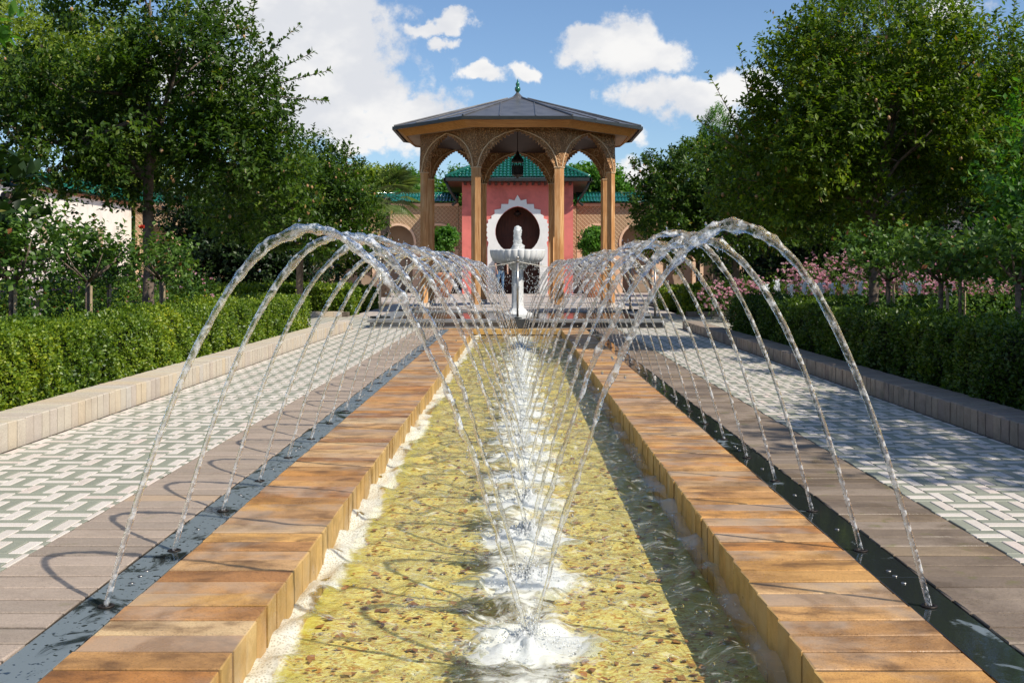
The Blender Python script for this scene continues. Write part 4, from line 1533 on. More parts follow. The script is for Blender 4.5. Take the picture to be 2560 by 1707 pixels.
for a in (E[0], E[1]):
    MB().tube([Vector(a) + Vector((0, 0, .04)), Vector((0, GY + 2.2, 5.31))], .07, 6).build('hip_tile', 'green_glaze', gh, smooth=True)
MB().box(-ox - ev, ox + ev, GY - ev, GY + 4.5 + ev, ez - .13, ez - .10).build('soffit', 'door_wood', gh)
MB().box(-ox - ev - .06, ox + ev + .06, GY - ev - .09, GY - ev - .004, ez - .12, ez - .01).build('gutter', 'gutter_metal', gh)
for s in (-1, 1):
    a, b = sorted((s * (ox + ev + .005), s * (ox + ev + .09)))
    MB().box(a, b, GY - ev - .09, GY + 4.5 + ev, ez - .12, ez - .01).build('gutter', 'gutter_metal', gh)
    MB().tube([(s * (ox + ev), GY - ev + .05, ez - .12), (s * (ox + ev - .08), GY - ev + .1, ez - .34), (s * (ox + .25), GY - .2, ez - .66), (s * (ox + .16), GY - .05, ez - .78), (s * (ox + .34), GY - .05, ez - .92)], .045, 8).build('downpipe', 'gutter_metal', gh, smooth=True)
for k in range(18):
    x = -ox + .12 + k * (2 * ox - .24) / 17
    MB().box(x - .04, x + .04, GY - ev + .06, GY - .002, ez - .23, ez - .135).build('rafter', 'door_wood', gh)

WY = 38.0
BAY = 1.465


def rear_wall(s):
    side = 'left' if s < 0 else 'right'
    w = empty('arcade_wall', (s * 2, WY, 0), label=f'tan lattice plaster arcade wall with green tiles {side} of the pink gatehouse', cat='wall', group='arcade walls beside the gatehouse')
    for k in range(8):
        c = s * (198 * .0145 + k * BAY)
        half = BAY / 2
        r_ = .575
        op = [(r_ - .05, 0), (r_ - .05, 1.60)]
        for i in range(11):
            a = -.32 + (PI / 2 + .32) * i / 10
            x = r_ * math.cos(a) ** (.95 if a > 0 else 1); z = 1.80 + (r_ if a < 0 else .64) * math.sin(a)
            op.append((max(0, x), z))
        lo = [(-half, 0)] + [(-x, z) for x, z in op] + [(x, z) for x, z in op[::-1][1:]] + [(half, 0), (half, 3.14), (-half, 3.14)]
        p = MB().slab(lo, (c, WY, 0), (1, 0, 0), (0, 0, 1), (0, 1, 0), .30).build('wall_bay', 'lattice_plaster', w)
        mo = [(r_ - .05, 1.56)] + op[2:]
        mo = [(-x, z) for x, z in mo] + [(x, z) for x, z in mo[::-1][1:]]
        inner = mo
        outer = []
        for x, z in mo:
            d = Vector((x, 0, z - 1.80))
            d = d.normalized() * (d.length + .085)
            outer.append((d.x, d.z + 1.80))
        ring = inner + outer[::-1]
        MB().slab(ring, (c, WY - .03, 0), (1, 0, 0), (0, 0, 1), (0, 1, 0), .027).build('arch_moulding', 'salmon_moulding', p, loc=(0, 0, 0))
        MB().box(c - half + .002, c - r_ + .045 + .005, WY - .035, WY - .005, 1.50, 1.58).build('impost', 'salmon_moulding', p, loc=(0, 0, 0))
        MB().box(c + r_ - .05, c + half - .002, WY - .035, WY - .005, 1.50, 1.58).build('impost', 'salmon_moulding', p, loc=(0, 0, 0))
        for q in (-1, 1):
            a, b = sorted((c + q * (half - .002), c + q * (r_ - .04)))
            MB().box(a, b, WY - .02, WY - .003, .0, 1.49).build('pier_facing', 'salmon_moulding', p, loc=(0, 0, 0))
    x0, x1 = sorted((s * (198 * .0145 - BAY / 2), s * (198 * .0145 + 7.5 * BAY)))
    MB().box(x0, x1, WY + .9, WY + 1.1, 0, 3.2).build('niche_wall', 'niche_plaster', w)
    MB().box(x0, x1, WY - .06, WY + .36, 3.142, 3.24).build('cornice', 'salmon_moulding', w)
    a = (x0, WY - .22, 3.26); b = (x1, WY - .22, 3.26)
    tiled_roof('roof_tiling', [a, b, (x1, WY + .5, 3.62), (x0, WY + .5, 3.62)], int((x1 - x0) / .115), 2, 'green_glaze', w, .035)
    MB().box(x0, x1, WY - .2, WY + 1.2, 3.245, 3.262).build('roof_deck', 'gutter_metal', w)
    MB().tube([(x0, WY + .5, 3.64), (x1, WY + .5, 3.64)], .05, 6).build('ridge', 'green_glaze', w, smooth=True)
    xa, xb = sorted((s * 1.94, s * 2.12))
    MB().box(xa, xb, WY - .1, WY + .3, 0, 3.14).build('end_pier', 'lattice_plaster', w)
    xa, xb = sorted((s * 1.93, s * 2.62))
    MB().box(xa, xb, WY - .14, WY - .105, 0, 1.08).build('shade_panel', 'shade_panel_dark', w)  # dark panel added for the shadowed foot of the wall


rear_wall(-1)
rear_wall(1)
for s, lb in ((-1, 'long white garden wall with green tiles at the left behind the trees'), (1, 'long white garden wall with green tiles at the right behind the trees')):
    w = empty('garden_wall', (s * 14, 26, 0), label=lb, cat='wall', group='white side walls of the garden')
    a, b = sorted((s * 14.0, s * 14.35))
    MB().box(a, b, 10, 37.98, 0, 3.16).build('wall_face', 'garden_wall_white', w)
    a, b = sorted((s * 13.93, s * 14.42))
    MB().box(*sorted((s * 13.80, s * 14.42)), 10, 37.95, 3.252, 3.275).build('roof_deck', 'gutter_metal', w)
    MB().box(a, b, 10, 37.9, 3.162, 3.25).build('cornice', 'terracotta', w)
    if s < 0:
        cs = [(-13.75, 38, 3.27), (-13.75, 10, 3.27), (-14.35, 10, 3.75), (-14.35, 38, 3.75)]
        cs = [cs[1], cs[0], cs[3], cs[2]]
        tiled_roof('roof_tiling', cs, 180, 4, 'green_glaze', w, .035)
        for k in range(4):
            y = 22.3 + k * 4.2
            win = MB().box(-13.99, -13.96, y, y + .42, 1.6, 2.25).build('window', 'niche_plaster', w)
            MB().box(-13.958, -13.945, y - .06, y + .48, 1.52, 1.598).build('sill', 'white_render', win, loc=(0, 0, 0))
    else:
        cs = [(13.75, 38, 3.27), (13.75, 10, 3.27), (14.35, 10, 3.75), (14.35, 38, 3.75)]
        tiled_roof('roof_tiling', cs, 180, 4, 'green_glaze', w, .035)

# ------------------------------------------------------------------ vegetation


def crown_mesh(name, blobs, shoots, leaf, mat, seed, per=11, slen=.17, shell=.45, gap=.42, gscale=1.5, up=.35, droop=0.0, aspect=.27, extra=None):
    r = np.random.default_rng(seed)
    bl = np.array(blobs, float)
    area = (bl[:, 3] * bl[:, 4] + bl[:, 4] * bl[:, 5] + bl[:, 3] * bl[:, 5])
    area /= area.sum()
    which = r.choice(len(bl), shoots, p=area)
    d = unit(shoots, r)
    rad = shell + (1 - shell) * r.random(shoots) ** .55
    b = bl[which]
    O = b[:, :3] + d * b[:, 3:6] * rad[:, None]
    keep = np.array([mnoise.noise(Vector(p) * gscale + Vector((seed, 0, 0))) > gap - .75 for p in O])
    O, d, b = O[keep], d[keep], b[keep]
    n = len(O)
    lob = np.array([mnoise.noise(Vector(p) * 2.3 + Vector((0, seed, 0))) for p in O])
    O = O + d * (lob[:, None] * .28) * b[:, 3:6]
    sd = d * .7 + unit(n, r) * .55 + np.array([0, 0, up])
    sd /= np.linalg.norm(sd, axis=1, keepdims=True)
    ln = slen * r.uniform(.6, 1.4, n)
    if extra is not None:
        O = np.concatenate([O, np.array([e[0] for e in extra])]); sd = np.concatenate([sd, np.array([Vector(e[1]).normalized()[:] for e in extra])])
        ln = np.concatenate([ln, np.array([e[2] for e in extra])]); n = len(O)
    k = np.tile(np.arange(per), n)
    i = np.repeat(np.arange(n), per)
    f = (k + r.random(len(k)) * .8) / per
    Pb = O[i] + sd[i] * (ln[i] * f)[:, None] + unit(len(i), r) * .006
    rv = unit(len(i), r)
    side = np.cross(sd[i], rv)
    side /= np.linalg.norm(side, axis=1, keepdims=True) + 1e-9
    D = sd[i] * .55 + side * .9 + np.array([0, 0, -droop])
    N = sd[i] * .6 + np.array([0, 0, .9]) + unit(len(i), r) * .45
    L = leaf * r.uniform(.6, 1.25, len(i))
    V, F = leaf_quads(Pb, D, N, L, L * aspect, .28)
    return np_mesh(name, V, F, mat)


def tree(x, y, label, cat, group, blobs, shoots, leaf, mat, seed, trunk_r=.05, trunk_h=1.6, lean=(0, 0), bark='bark', per=11, slen=.2, limbs=7, fruit=0,
         extra=None, name='garden_tree', **kw):
    yk = y * KD
    blobs = [(b[0], b[1] - y + yk) + tuple(b[2:]) for b in blobs]
    if extra is not None:
        extra = [((e[0][0], e[0][1] - y + yk, e[0][2]), e[1], e[2]) for e in extra]
    y = yk
    t = empty(name, (x, y, 0), label=label, cat=cat, group=group)
    rr = random.Random(seed)
    mb = MB()
    pts = []
    for i in range(9):
        f = i / 8
        pts.append((x + lean[0] * f + rr.uniform(-.01, .01), y + lean[1] * f + rr.uniform(-.01, .01), -.05 + (trunk_h + .05) * f))
    mb.tube(pts, [trunk_r * (1.35 if i == 0 else 1.1 if i == 1 else 1 - .25 * i / 8) for i in range(9)], 10)
    topp = Vector(pts[-1])
    for k in range(limbs):
        b = blobs[k % len(blobs)]
        tgt = Vector((b[0], b[1], b[2])) + Vector((rr.uniform(-.5, .5) * b[3], rr.uniform(-.5, .5) * b[4], rr.uniform(-.2, .6) * b[5]))
        st = Vector(pts[-1 - rr.randrange(3)])
        mid = st.lerp(tgt, .5) + Vector((rr.uniform(-.1, .1), rr.uniform(-.1, .1), rr.uniform(-.05, .15)))
        P_ = [st, st.lerp(mid, .5) + Vector((0, 0, .03)), mid, mid.lerp(tgt, .55), tgt]
        r0 = trunk_r * rr.uniform(.45, .65)
        mb.tube(P_, [r0, r0 * .8, r0 * .6, r0 * .42, r0 * .2], 6)
        for q in range(3):
            st2 = Vector(P_[2 + q % 2])
            tg2 = st2 + (tgt - topp) * .3 + Vector((rr.uniform(-.4, .4), rr.uniform(-.4, .4), rr.uniform(-.1, .4))) * b[3]
            mb.tube([st2, st2.lerp(tg2, .5) + Vector((0, 0, .03)), tg2], [r0 * .4, r0 * .28, r0 * .12], 5)
    if extra is not None:
        for e in extra:
            p0 = Vector(e[0]); d0 = Vector(e[1]).normalized()
            mb.tube([p0 - d0 * .25, p0 + d0 * e[2] * .5, p0 + d0 * e[2]], [.006, .004, .002], 4)
    mb.build('trunk', bark, t, smooth=True)
    link('crown', crown_mesh('crown', blobs, shoots, leaf, mat, seed, per=per, slen=slen, extra=extra * 4 if extra else None, **kw), t)
    if fruit:
        r = np.random.default_rng(seed + 5)
        bl = np.array(blobs)
        w = r.choice(len(bl), fruit)
        Pd = bl[w, :3] + unit(fruit, r) * bl[w, 3:6] * .97
        Vd, Fd = ico(Pd, r.uniform(.012, .019, fruit))
        link('fruit', np_mesh('fruit', Vd, Fd, 'quince_fruit', True), t, kind='stuff')
    return t


GT = 'quince trees in rows beside the rill'
# left row
sprig = [((-2.95, 7.8, 3.05), (.35, 0, 1), .55), ((-2.75, 7.8, 2.95), (.25, .1, 1), .62), ((-2.55, 7.8, 2.85), (.8, 0, .7), .55), ((-2.3, 7.8, 2.65), (1, 0, .25), .50),
         ((-2.6, 7.7, 3.0), (.1, 0, 1), .45), ((-2.25, 7.8, 2.5), (1, 0, -.1), .40), ((-2.45, 7.9, 2.75), (1, 0, .5), .5), ((-3.0, 7.7, 3.3), (.5, 0, 1), .5)]
tree(-3.69, 8.0, 'large fruit tree with thick straight trunk left of the rill', 'tree', GT,
     [(-3.75, 8.0, 3.35, .85, 1.0, .80), (-3.15, 7.9, 2.75, .75, .9, .55), (-2.72, 7.9, 2.40, .50, .7, .42), (-4.55, 8.1, 2.55, .70, .9, .50), (-3.7, 7.6, 2.35, 1.0, .9, .55),
      (-2.85, 8.0, 1.95, .65, .8, .42), (-3.6, 7.9, 1.75, .7, .7, .25), (-4.9, 8.2, 2.1, .7, .8, .40), (-4.4, 7.4, 1.70, .28, .35, .22), (-2.6, 8.4, 1.55, .5, .6, .35)],
     7200, .060, 'quince_leaf', 21, .060, 2.3, fruit=70, extra=sprig, limbs=12, gap=.60)
tree(-3.60, 13.2, 'second fruit tree of the left row, dense and hanging low', 'tree', GT,
     [(-3.7, 13.2, 2.15, 1.15, 1.2, .80), (-2.95, 13.0, 1.75, .70, .9, .70), (-4.4, 13.3, 2.0, .9, 1.0, .80), (-3.3, 12.9, 1.35, .9, .8, .35), (-2.95, 13.2, 2.40, .35, .5, .42)],
     3600, .072, 'quince_leaf', 22, .065, 1.6, fruit=80, gap=.5)
tree(-4.05, 18.0, 'third fruit tree of the left row, near the pavilion', 'tree', GT,
     [(-4.1, 18.0, 2.0, .95, 1.0, .85), (-3.75, 17.8, 1.5, .8, .8, .75), (-4.7, 18, 2.0, .8, .8, .8)],
     2300, .085, 'quince_leaf_warm', 23, .06, 1.4, gap=.5)
tree(-3.7, 2.7, 'near fruit tree of the left row, one leafy branch in the top left corner', 'tree', GT,
     [(-4.3, 2.4, 3.0, .9, .9, .5), (-2.78, 4.25, 2.02, .28, .3, .17), (-3.7, 3.2, 2.9, .6, .6, .3)],
     800, .075, 'bright_leaf', 24, .06, 2.4, gap=.3)
# right row
sprigR = [((2.25, 8.0, 2.15), (-.55, 0, 1), .75), ((2.35, 8.0, 2.35), (-.20, 0, 1), .72), ((2.75, 8.0, 2.7), (-.1, 0, 1), .62), ((2.15, 8, 2.05), (-.8, 0, .6), .45),
          ((4.95, 8, 3.1), (.05, 0, 1), .5), ((2.5, 8, 2.45), (-.6, 0, .8), .4)]
tree(3.57, 8.0, 'large fruit tree right of the rill with sunlit yellow-green top', 'tree', GT,
     [(3.6, 8.1, 3.05, .95, 1.0, .58), (2.95, 7.95, 2.55, .62, .8, .60), (4.35, 8.1, 2.70, .75, 1.0, .58), (3.5, 7.8, 2.15, 1.1, .9, .55), (2.75, 8.0, 1.95, .62, .8, .48), (4.7, 8.2, 2.05, .8, .9, .60),
      (3.9, 8.3, 1.65, .9, .8, .40), (2.6, 8.2, 1.55, .55, .7, .40)],
     7800, .060, 'quince_leaf_warm', 31, .052, 1.7, fruit=70, extra=sprigR, limbs=10, gap=.50)
tree(3.60, 13.2, 'second fruit tree of the right row, wide and dark', 'tree', GT,
     [(3.1, 13.2, 2.25, .90, 1.0, .62), (4.1, 13.3, 2.55, 1.1, 1.1, .75), (2.45, 13.0, 1.85, .60, .7, .62), (3.5, 12.9, 1.45, 1.1, .8, .45), (2.15, 13.1, 2.35, .32, .4, .28), (4.9, 13.3, 2.0, .9, .9, .8)],
     4200, .074, 'quince_leaf', 32, .065, 1.6, fruit=90, gap=.45)
tree(4.1, 18.2, 'third fruit tree of the right row with sunlit crown', 'tree', GT,
     [(4.15, 18.2, 2.9, .75, .9, .75), (3.9, 18.0, 1.9, .95, .9, .85), (3.3, 17.9, 1.6, .5, .7, .6), (4.9, 18, 2.0, .8, .8, .8)],
     2500, .085, 'quince_leaf_warm', 33, .06, 1.4, gap=.45)
tree(4.6, 2.3, 'near fruit tree of the right row outside the frame that shades the right path', 'tree', GT,
     [(4.9, 2.3, 3.2, .85, 1.0, .6), (4.75, 3.3, 2.9, .55, .9, .5), (5.4, 2.8, 3.2, .9, .9, .6), (4.6, 4.0, 2.75, .45, .6, .35)],
     2300, .075, 'quince_leaf', 34, .06, 2.4, gap=.55)

tree(6.4, 4.4, 'outer tree at the right outside the frame that shades the right roses', 'tree', GT,
     [(6.3, 4.3, 3.2, 1.2, 1.2, .7), (5.9, 5.3, 3.0, .7, .8, .6), (6.8, 3.6, 3.2, 1.0, 1.0, .7), (6.0, 6.0, 3.0, .7, .6, .6)],
     2600, .08, 'quince_leaf', 35, .07, 2.4, gap=.35)

# darker trees behind the rows
BK = 'trees standing behind the quince rows'
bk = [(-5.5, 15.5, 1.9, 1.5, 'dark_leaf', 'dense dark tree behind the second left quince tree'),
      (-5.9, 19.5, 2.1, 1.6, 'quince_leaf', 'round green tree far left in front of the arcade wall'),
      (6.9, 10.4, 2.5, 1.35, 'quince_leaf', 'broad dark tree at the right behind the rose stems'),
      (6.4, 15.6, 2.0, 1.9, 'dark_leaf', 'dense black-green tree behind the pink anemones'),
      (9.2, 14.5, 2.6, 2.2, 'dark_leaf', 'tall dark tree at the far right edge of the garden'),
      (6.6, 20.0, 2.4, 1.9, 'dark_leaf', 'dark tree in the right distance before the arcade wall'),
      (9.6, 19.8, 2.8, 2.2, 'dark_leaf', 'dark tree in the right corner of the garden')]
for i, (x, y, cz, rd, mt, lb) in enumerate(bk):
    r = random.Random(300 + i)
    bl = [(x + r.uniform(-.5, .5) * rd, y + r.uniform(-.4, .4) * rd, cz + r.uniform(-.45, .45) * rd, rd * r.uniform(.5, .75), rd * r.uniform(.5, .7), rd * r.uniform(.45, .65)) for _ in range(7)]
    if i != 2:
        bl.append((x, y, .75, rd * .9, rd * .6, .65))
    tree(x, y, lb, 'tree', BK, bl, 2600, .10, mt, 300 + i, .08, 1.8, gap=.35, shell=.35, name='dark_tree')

# large light trees beyond the walls
BY = 'light green trees beyond the garden walls'
far = [(-19.2, 31, 8.2, 5.2, 'light_leaf', 'tall pale yellow-green plane tree at the top left'),
       (-15.6, 31, 4.2, 2.2, 'light_leaf', 'pale green tree above the left white wall'),
       (-24.5, 26, 7.0, 4.6, 'light_leaf', 'pale plane tree at the left edge of the photo'),
       (-6.2, 34, 3.7, 1.5, 'light_leaf', 'yellow-green tree above the arcade wall left of the pavilion'),
       (-8.4, 33, 3.8, 1.9, 'light_leaf', 'yellow-green treetop left of the palm'),
       (-3.4, 33.5, 3.6, 2.2, 'bright_leaf', 'green tree behind the left shoulder of the gatehouse'),
       (3.3, 34, 3.9, 1.5, 'bright_leaf', 'small treetop behind the right shoulder of the gatehouse'),
       (9.5, 33, 4.0, 2.4, 'bright_leaf', 'green treetop above the right arcade wall'),
       (15, 30, 5.5, 4.2, 'dark_leaf', 'large dark tree beyond the right wall')]
for i, (x, y, cz, rd, mt, lb) in enumerate(far):
    r = random.Random(400 + i)
    bl = [(x + r.uniform(-.6, .6) * rd, y + r.uniform(-.4, .4) * rd, cz + r.uniform(-.5, .5) * rd, rd * r.uniform(.35, .6), rd * r.uniform(.35, .6), rd * r.uniform(.3, .5)) for _ in range(9)]
    tree(x, y, lb, 'tree', BY, bl, int(1600 + 1150 * rd), .17, mt, 400 + i, .12, max(2.0, cz - rd * .5), per=9, slen=.38, gap=.42, shell=.35, name='background_tree')
# distant belt of woodland closing the horizon
r = np.random.default_rng(55)
n = 26000
an = r.uniform(0, 2 * PI, n)
rd = 80 + 9 * r.random(n)
hh = 5.2 + 1.6 * np.sin(an * 9) + 1.2 * np.sin(an * 23 + 1) + .8 * np.sin(an * 51 + 2)
Pb = np.stack([np.sin(an) * rd, np.cos(an) * rd, hh * r.random(n) ** .6], 1)
V, F = leaf_quads(Pb, unit(n, r), unit(n, r), r.uniform(.7, 1.5, n), r.uniform(.35, .7, n))
link('distant_wood', np_mesh('distant_wood', V, F, 'quince_leaf'), kind='stuff')

# cypress and weeping conifer
tree(6.05, 24.5, 'slim dark cypress with rounded tip behind the right quince trees', 'tree', None,
     [(6.05, 24.5, 4.9, .42, .42, .95), (6.05, 24.5, 3.8, .62, .62, 1.3), (6.05, 24.5, 2.4, .7, .7, 1.6)], 3200, .09, 'bright_leaf', 51, .08, 2.0, gap=.1, up=.9, aspect=.14, name='cypress')
tree(10.3, 23, 'tall weeping conifer with grey-green trailing twigs at the upper right', 'tree', None,
     [(10.2, 23, 7.8, 1.5, 1.4, 1.6), (9.3, 23, 6.0, 1.6, 1.5, 1.8), (11.2, 23, 5.8, 1.8, 1.5, 1.8), (10.0, 23, 4.0, 2.2, 1.8, 1.6), (8.6, 22.8, 6.4, .8, .8, 1.3)],
     3600, .16, 'needle_leaf', 52, .18, 6.0, gap=.5, up=-.9, droop=.8, aspect=.08, per=14, slen=.55, name='weeping_conifer')

# palm
PY = 31.7
pm = empty('palm_tree', (-4.0, PY, 0), label='fan palm with drooping fronds left of the pavilion', cat='palm')
MB().tube([(-4.0, PY, 0), (-4.02, PY, 1.6), (-3.98, PY, 3.0)], [.17, .14, .15], 10).build('trunk', 'bark', pm, smooth=True)
Vs, Fs, nb = [], [], 0
for k in range(34):
    a = R.uniform(0, 2 * PI); el = R.uniform(-.9, 1.2)
    d = Vector((math.cos(a) * math.cos(el), math.sin(a) * math.cos(el), math.sin(el)))
    c = Vector((-4.0, PY, 3.15)) + d * .65
    sidev = d.cross(Vector((0, 0, 1))).normalized()
    upv = sidev.cross(d)
    m = 22
    Pb = np.array([c[:]] * m)
    D = []
    for q in range(m):
        b = (q / (m - 1) - .5) * 3.6
        D.append((d * math.cos(b) + sidev * math.sin(b) + Vector((0, 0, -.25)))[:])
    V, F = leaf_quads(Pb, np.array(D), np.tile(upv[:], (m, 1)), np.full(m, .62) * rng.uniform(.8, 1.1, m), np.full(m, .016), .1)
    Vs.append(V); Fs.append(F + nb); nb += len(V)
    V, F = leaf_quads(np.array([(-4.0, PY, 3.1)]), np.array([d[:]]), np.array([upv[:]]), [.66], [.02], .1)
    Vs.append(V); Fs.append(F + nb); nb += len(V)
link('crown', np_mesh('crown', np.concatenate(Vs), np.concatenate(Fs), 'palm_leaf'), pm)


# hedges
def hedge(label, x0, x1, y0, y1, z1, n, leaf, mat, seed, faces, group='clipped box hedges', wob=.10):
    y0, y1 = y0 * KD, y1 * KD
    t = empty('hedge', ((x0 + x1) / 2, (y0 + y1) / 2, 0), label=label, cat='hedge', group=group)
    r = np.random.default_rng(seed)
    ins = .07
    MB().box(x0 + ins, x1 - ins, y0 + ins, y1 - ins, -.04, z1 - ins).build('dark_core', 'hedge_core', t)  # solid dark box added inside the hedge to block light
    per_face = []
    ar = {'top': (x1 - x0) * (y1 - y0), 'x0': (y1 - y0) * z1, 'x1': (y1 - y0) * z1, 'y0': (x1 - x0) * z1, 'y1': (x1 - x0) * z1}
    tot = sum(ar[f] * w for f, w in faces.items())
    PP, NN = [], []
    for f, w in faces.items():
        m = int(n * ar[f] * w / tot)
        a, b = r.random(m), r.random(m)
        if f in ('x0', 'x1', 'top'):
            # denser towards the camera
            ylo, yhi = max(y0, 1.6), y1
            if yhi - ylo > 2:
                yy = ylo * (yhi / ylo) ** a
            else:
                yy = y0 + (y1 - y0) * a
        if f == 'top':
            p = np.stack([x0 + (x1 - x0) * b, yy, np.full(m, z1)], 1); nn = (0, 0, 1)
        elif f == 'x0':
            p = np.stack([np.full(m, x0), yy, z1 * b], 1); nn = (-1, 0, 0)
        elif f == 'x1':
            p = np.stack([np.full(m, x1), yy, z1 * b], 1); nn = (1, 0, 0)
        elif f == 'y0':
            p = np.stack([x0 + (x1 - x0) * a, np.full(m, y0), z1 * b], 1); nn = (0, -1, 0)
        else:
            p = np.stack([x0 + (x1 - x0) * a, np.full(m, y1), z1 * b], 1); nn = (0, 1, 0)
        PP.append(p); NN.append(np.tile(nn, (m, 1)).astype(float))
    Pp, Nn = np.concatenate(PP), np.concatenate(NN)
    ph = r.uniform(0, 6, 24)
    q = Pp
    bump = (np.sin(q[:, 1] * 7.1 + ph[0] + 2 * np.sin(q[:, 2] * 9 + ph[3])) + np.sin(q[:, 1] * 13.7 + q[:, 2] * 11 + ph[1]) * .8 + np.sin(q[:, 0] * 15 + q[:, 1] * 23 + ph[2]) * .6
            + np.sin(q[:, 1] * 37 + q[:, 2] * 31 + ph[4]) * .5 + np.sin(q[:, 0] * 41 - q[:, 1] * 29 + q[:, 2] * 17 + ph[5]) * .5 + np.sin(q[:, 1] * 3.1 + ph[6]) * .9) / 2.6
    clus = np.sin(q[:, 1] * 61 + ph[7]) * np.sin(q[:, 2] * 57 + q[:, 0] * 49 + ph[8])
    off = bump * wob * .55 + clus * .014 - np.abs(r.normal(0, .026, len(q)))
    # round the top edges
    dx = np.minimum(q[:, 0] - x0, x1 - q[:, 0]); dzt = z1 - q[:, 2]
    rnd_ = np.exp(-np.minimum(dx, 9) / .05) * (Nn[:, 2] > .5) + np.exp(-dzt / .05) * (Nn[:, 2] < .5)
    off -= rnd_ * .035
    Pp = Pp + Nn * off[:, None]
    # spiky shoots on top
    sp = (Nn[:, 2] > .5) & (r.random(len(q)) < .05)
    Pp[sp, 2] += np.abs(r.normal(0, .03, sp.sum()))
    m = len(Pp)
    D = Nn * .55 + unit(m, r) * .9 + np.array([0, 0, .3])
    N = Nn * .8 + unit(m, r) * .7 + np.array([0, 0, .3])
    L = leaf * r.uniform(.65, 1.3, m) * (1 + .04 * np.clip(Pp[:, 1] - 5, 0, 13))
    V, F = leaf_quads(Pp, D, N, L, L * .34, .2)
    link('foliage', np_mesh('foliage', V, F, mat), t)
    return t


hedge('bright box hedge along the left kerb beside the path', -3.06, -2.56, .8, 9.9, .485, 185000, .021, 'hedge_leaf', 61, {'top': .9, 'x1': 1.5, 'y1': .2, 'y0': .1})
hedge('dark shaded box hedge along the right kerb beside the path', 2.56, 3.08, .8, 9.65, .49, 150000, .022, 'hedge_leaf_shaded', 62, {'top': .9, 'x0': 1.5, 'y1': .2, 'y0': .1})
hedge('box hedge crossing behind the left plaza kerb', -12.5, -2.95, 14.12, 14.75, .50, 60000, .034, 'hedge_leaf', 63, {'top': 1, 'y0': 1.6, 'x1': .6})
hedge('box hedge crossing behind the right plaza kerb', 2.95, 12.5, 14.12, 14.75, .50, 60000, .034, 'hedge_leaf', 64, {'top': 1, 'y0': 1.6, 'x0': .6})
hedge('low sunny hedge left of the pavilion', -5.5, -3.0, 16.0, 17.0, .42, 16000, .040, 'hedge_leaf', 65, {'top': 1, 'y0': 1.4, 'x1': .6})
hedge('low sunny hedge right of the pavilion', 3.0, 5.5, 16.0, 17.0, .42, 16000, .040, 'hedge_leaf', 66, {'top': 1, 'y0': 1.4, 'x0': .6})
hedge('inner box hedge behind the left rose stems', -9.5, -3.95, 10.9, 11.35, .40, 40000, .030, 'hedge_leaf', 67, {'top': 1, 'y0': 1.5, 'x1': .6})
hedge('inner box hedge behind the right rose stems', 3.95, 9.5, 10.9, 11.35, .40, 40000, .030, 'hedge_leaf_shaded', 68, {'top': 1, 'y0': 1.5, 'x0': .6})


# standard roses
def blossom(cs, rad, per=9, seed=0):
    r = np.random.default_rng(seed)
    cs = np.asarray(cs, float)
    n = len(cs)
    i = np.repeat(np.arange(n), per)
    d = unit(len(i), r); d[:, 2] = np.abs(d[:, 2]) * .8; d[:, 1] -= .3
    V, F = leaf_quads(cs[i] - d * 0.1 * rad, d, unit(len(i), r), np.full(len(i), rad) * r.uniform(.7, 1.1, len(i)), np.full(len(i), rad * .42), .4)
    return V, F


def rose(x, y, label, seed, fork=.72, cr=.36, topz=1.28, flower=None, leaf=.044, shoots=250):
    y = y * KD
    t = empty('standard_rose', (x, y, 0), label=label, cat='rose tree', group='standard roses behind the box hedges')
    rr = random.Random(seed)
    mb = MB().tube([(x, y, -.04), (x + rr.uniform(-.01, .01), y, fork * .5), (x, y, fork)], [.019, .017, .02], 8)
    for k in range(8):
        a = k * PI / 4 + rr.uniform(-.3, .3)
        rr_ = cr * rr.uniform(.5, .95)
        tip = Vector((x + math.cos(a) * rr_, y + math.sin(a) * rr_, rr.uniform(fork + .15, topz)))
        m_ = Vector((x + math.cos(a) * rr_ * .6, y + math.sin(a) * rr_ * .6, fork + .10))
        mb.tube([(x, y, fork - .01), m_, tip], [.010, .007, .003], 5)
    mb.build('stem', 'bark', t, smooth=True)
    MB().tube([(x + .035, y - .03, -.04), (x + .035, y - .03, fork - .03)], .011, 6).build('stake', 'bamboo', t)
    cz = (fork + topz) / 2 + .06
    bl = [(x, y, cz, cr * .65, cr * .65, (topz - fork) * .38)] + [(x + rr.uniform(-1.0, 1.0) * cr, y + rr.uniform(-.9, .9) * cr, cz + rr.uniform(-.45, .7) * (topz - fork) * .6, cr * .42, cr * .42, cr * .30) for _ in range(7)]
    link('crown', crown_mesh('crown', bl, shoots, leaf, 'rose_leaf', seed, per=8, slen=.17, shell=.3, gap=.52, aspect=.38), t)
    if flower:
        fx, fz, m_ = flower
        V, F = blossom([(x + fx, y - cr * .75, fz)], .038, 26, seed)
        link('bloom', np_mesh('bloom', V, F, m_), t)


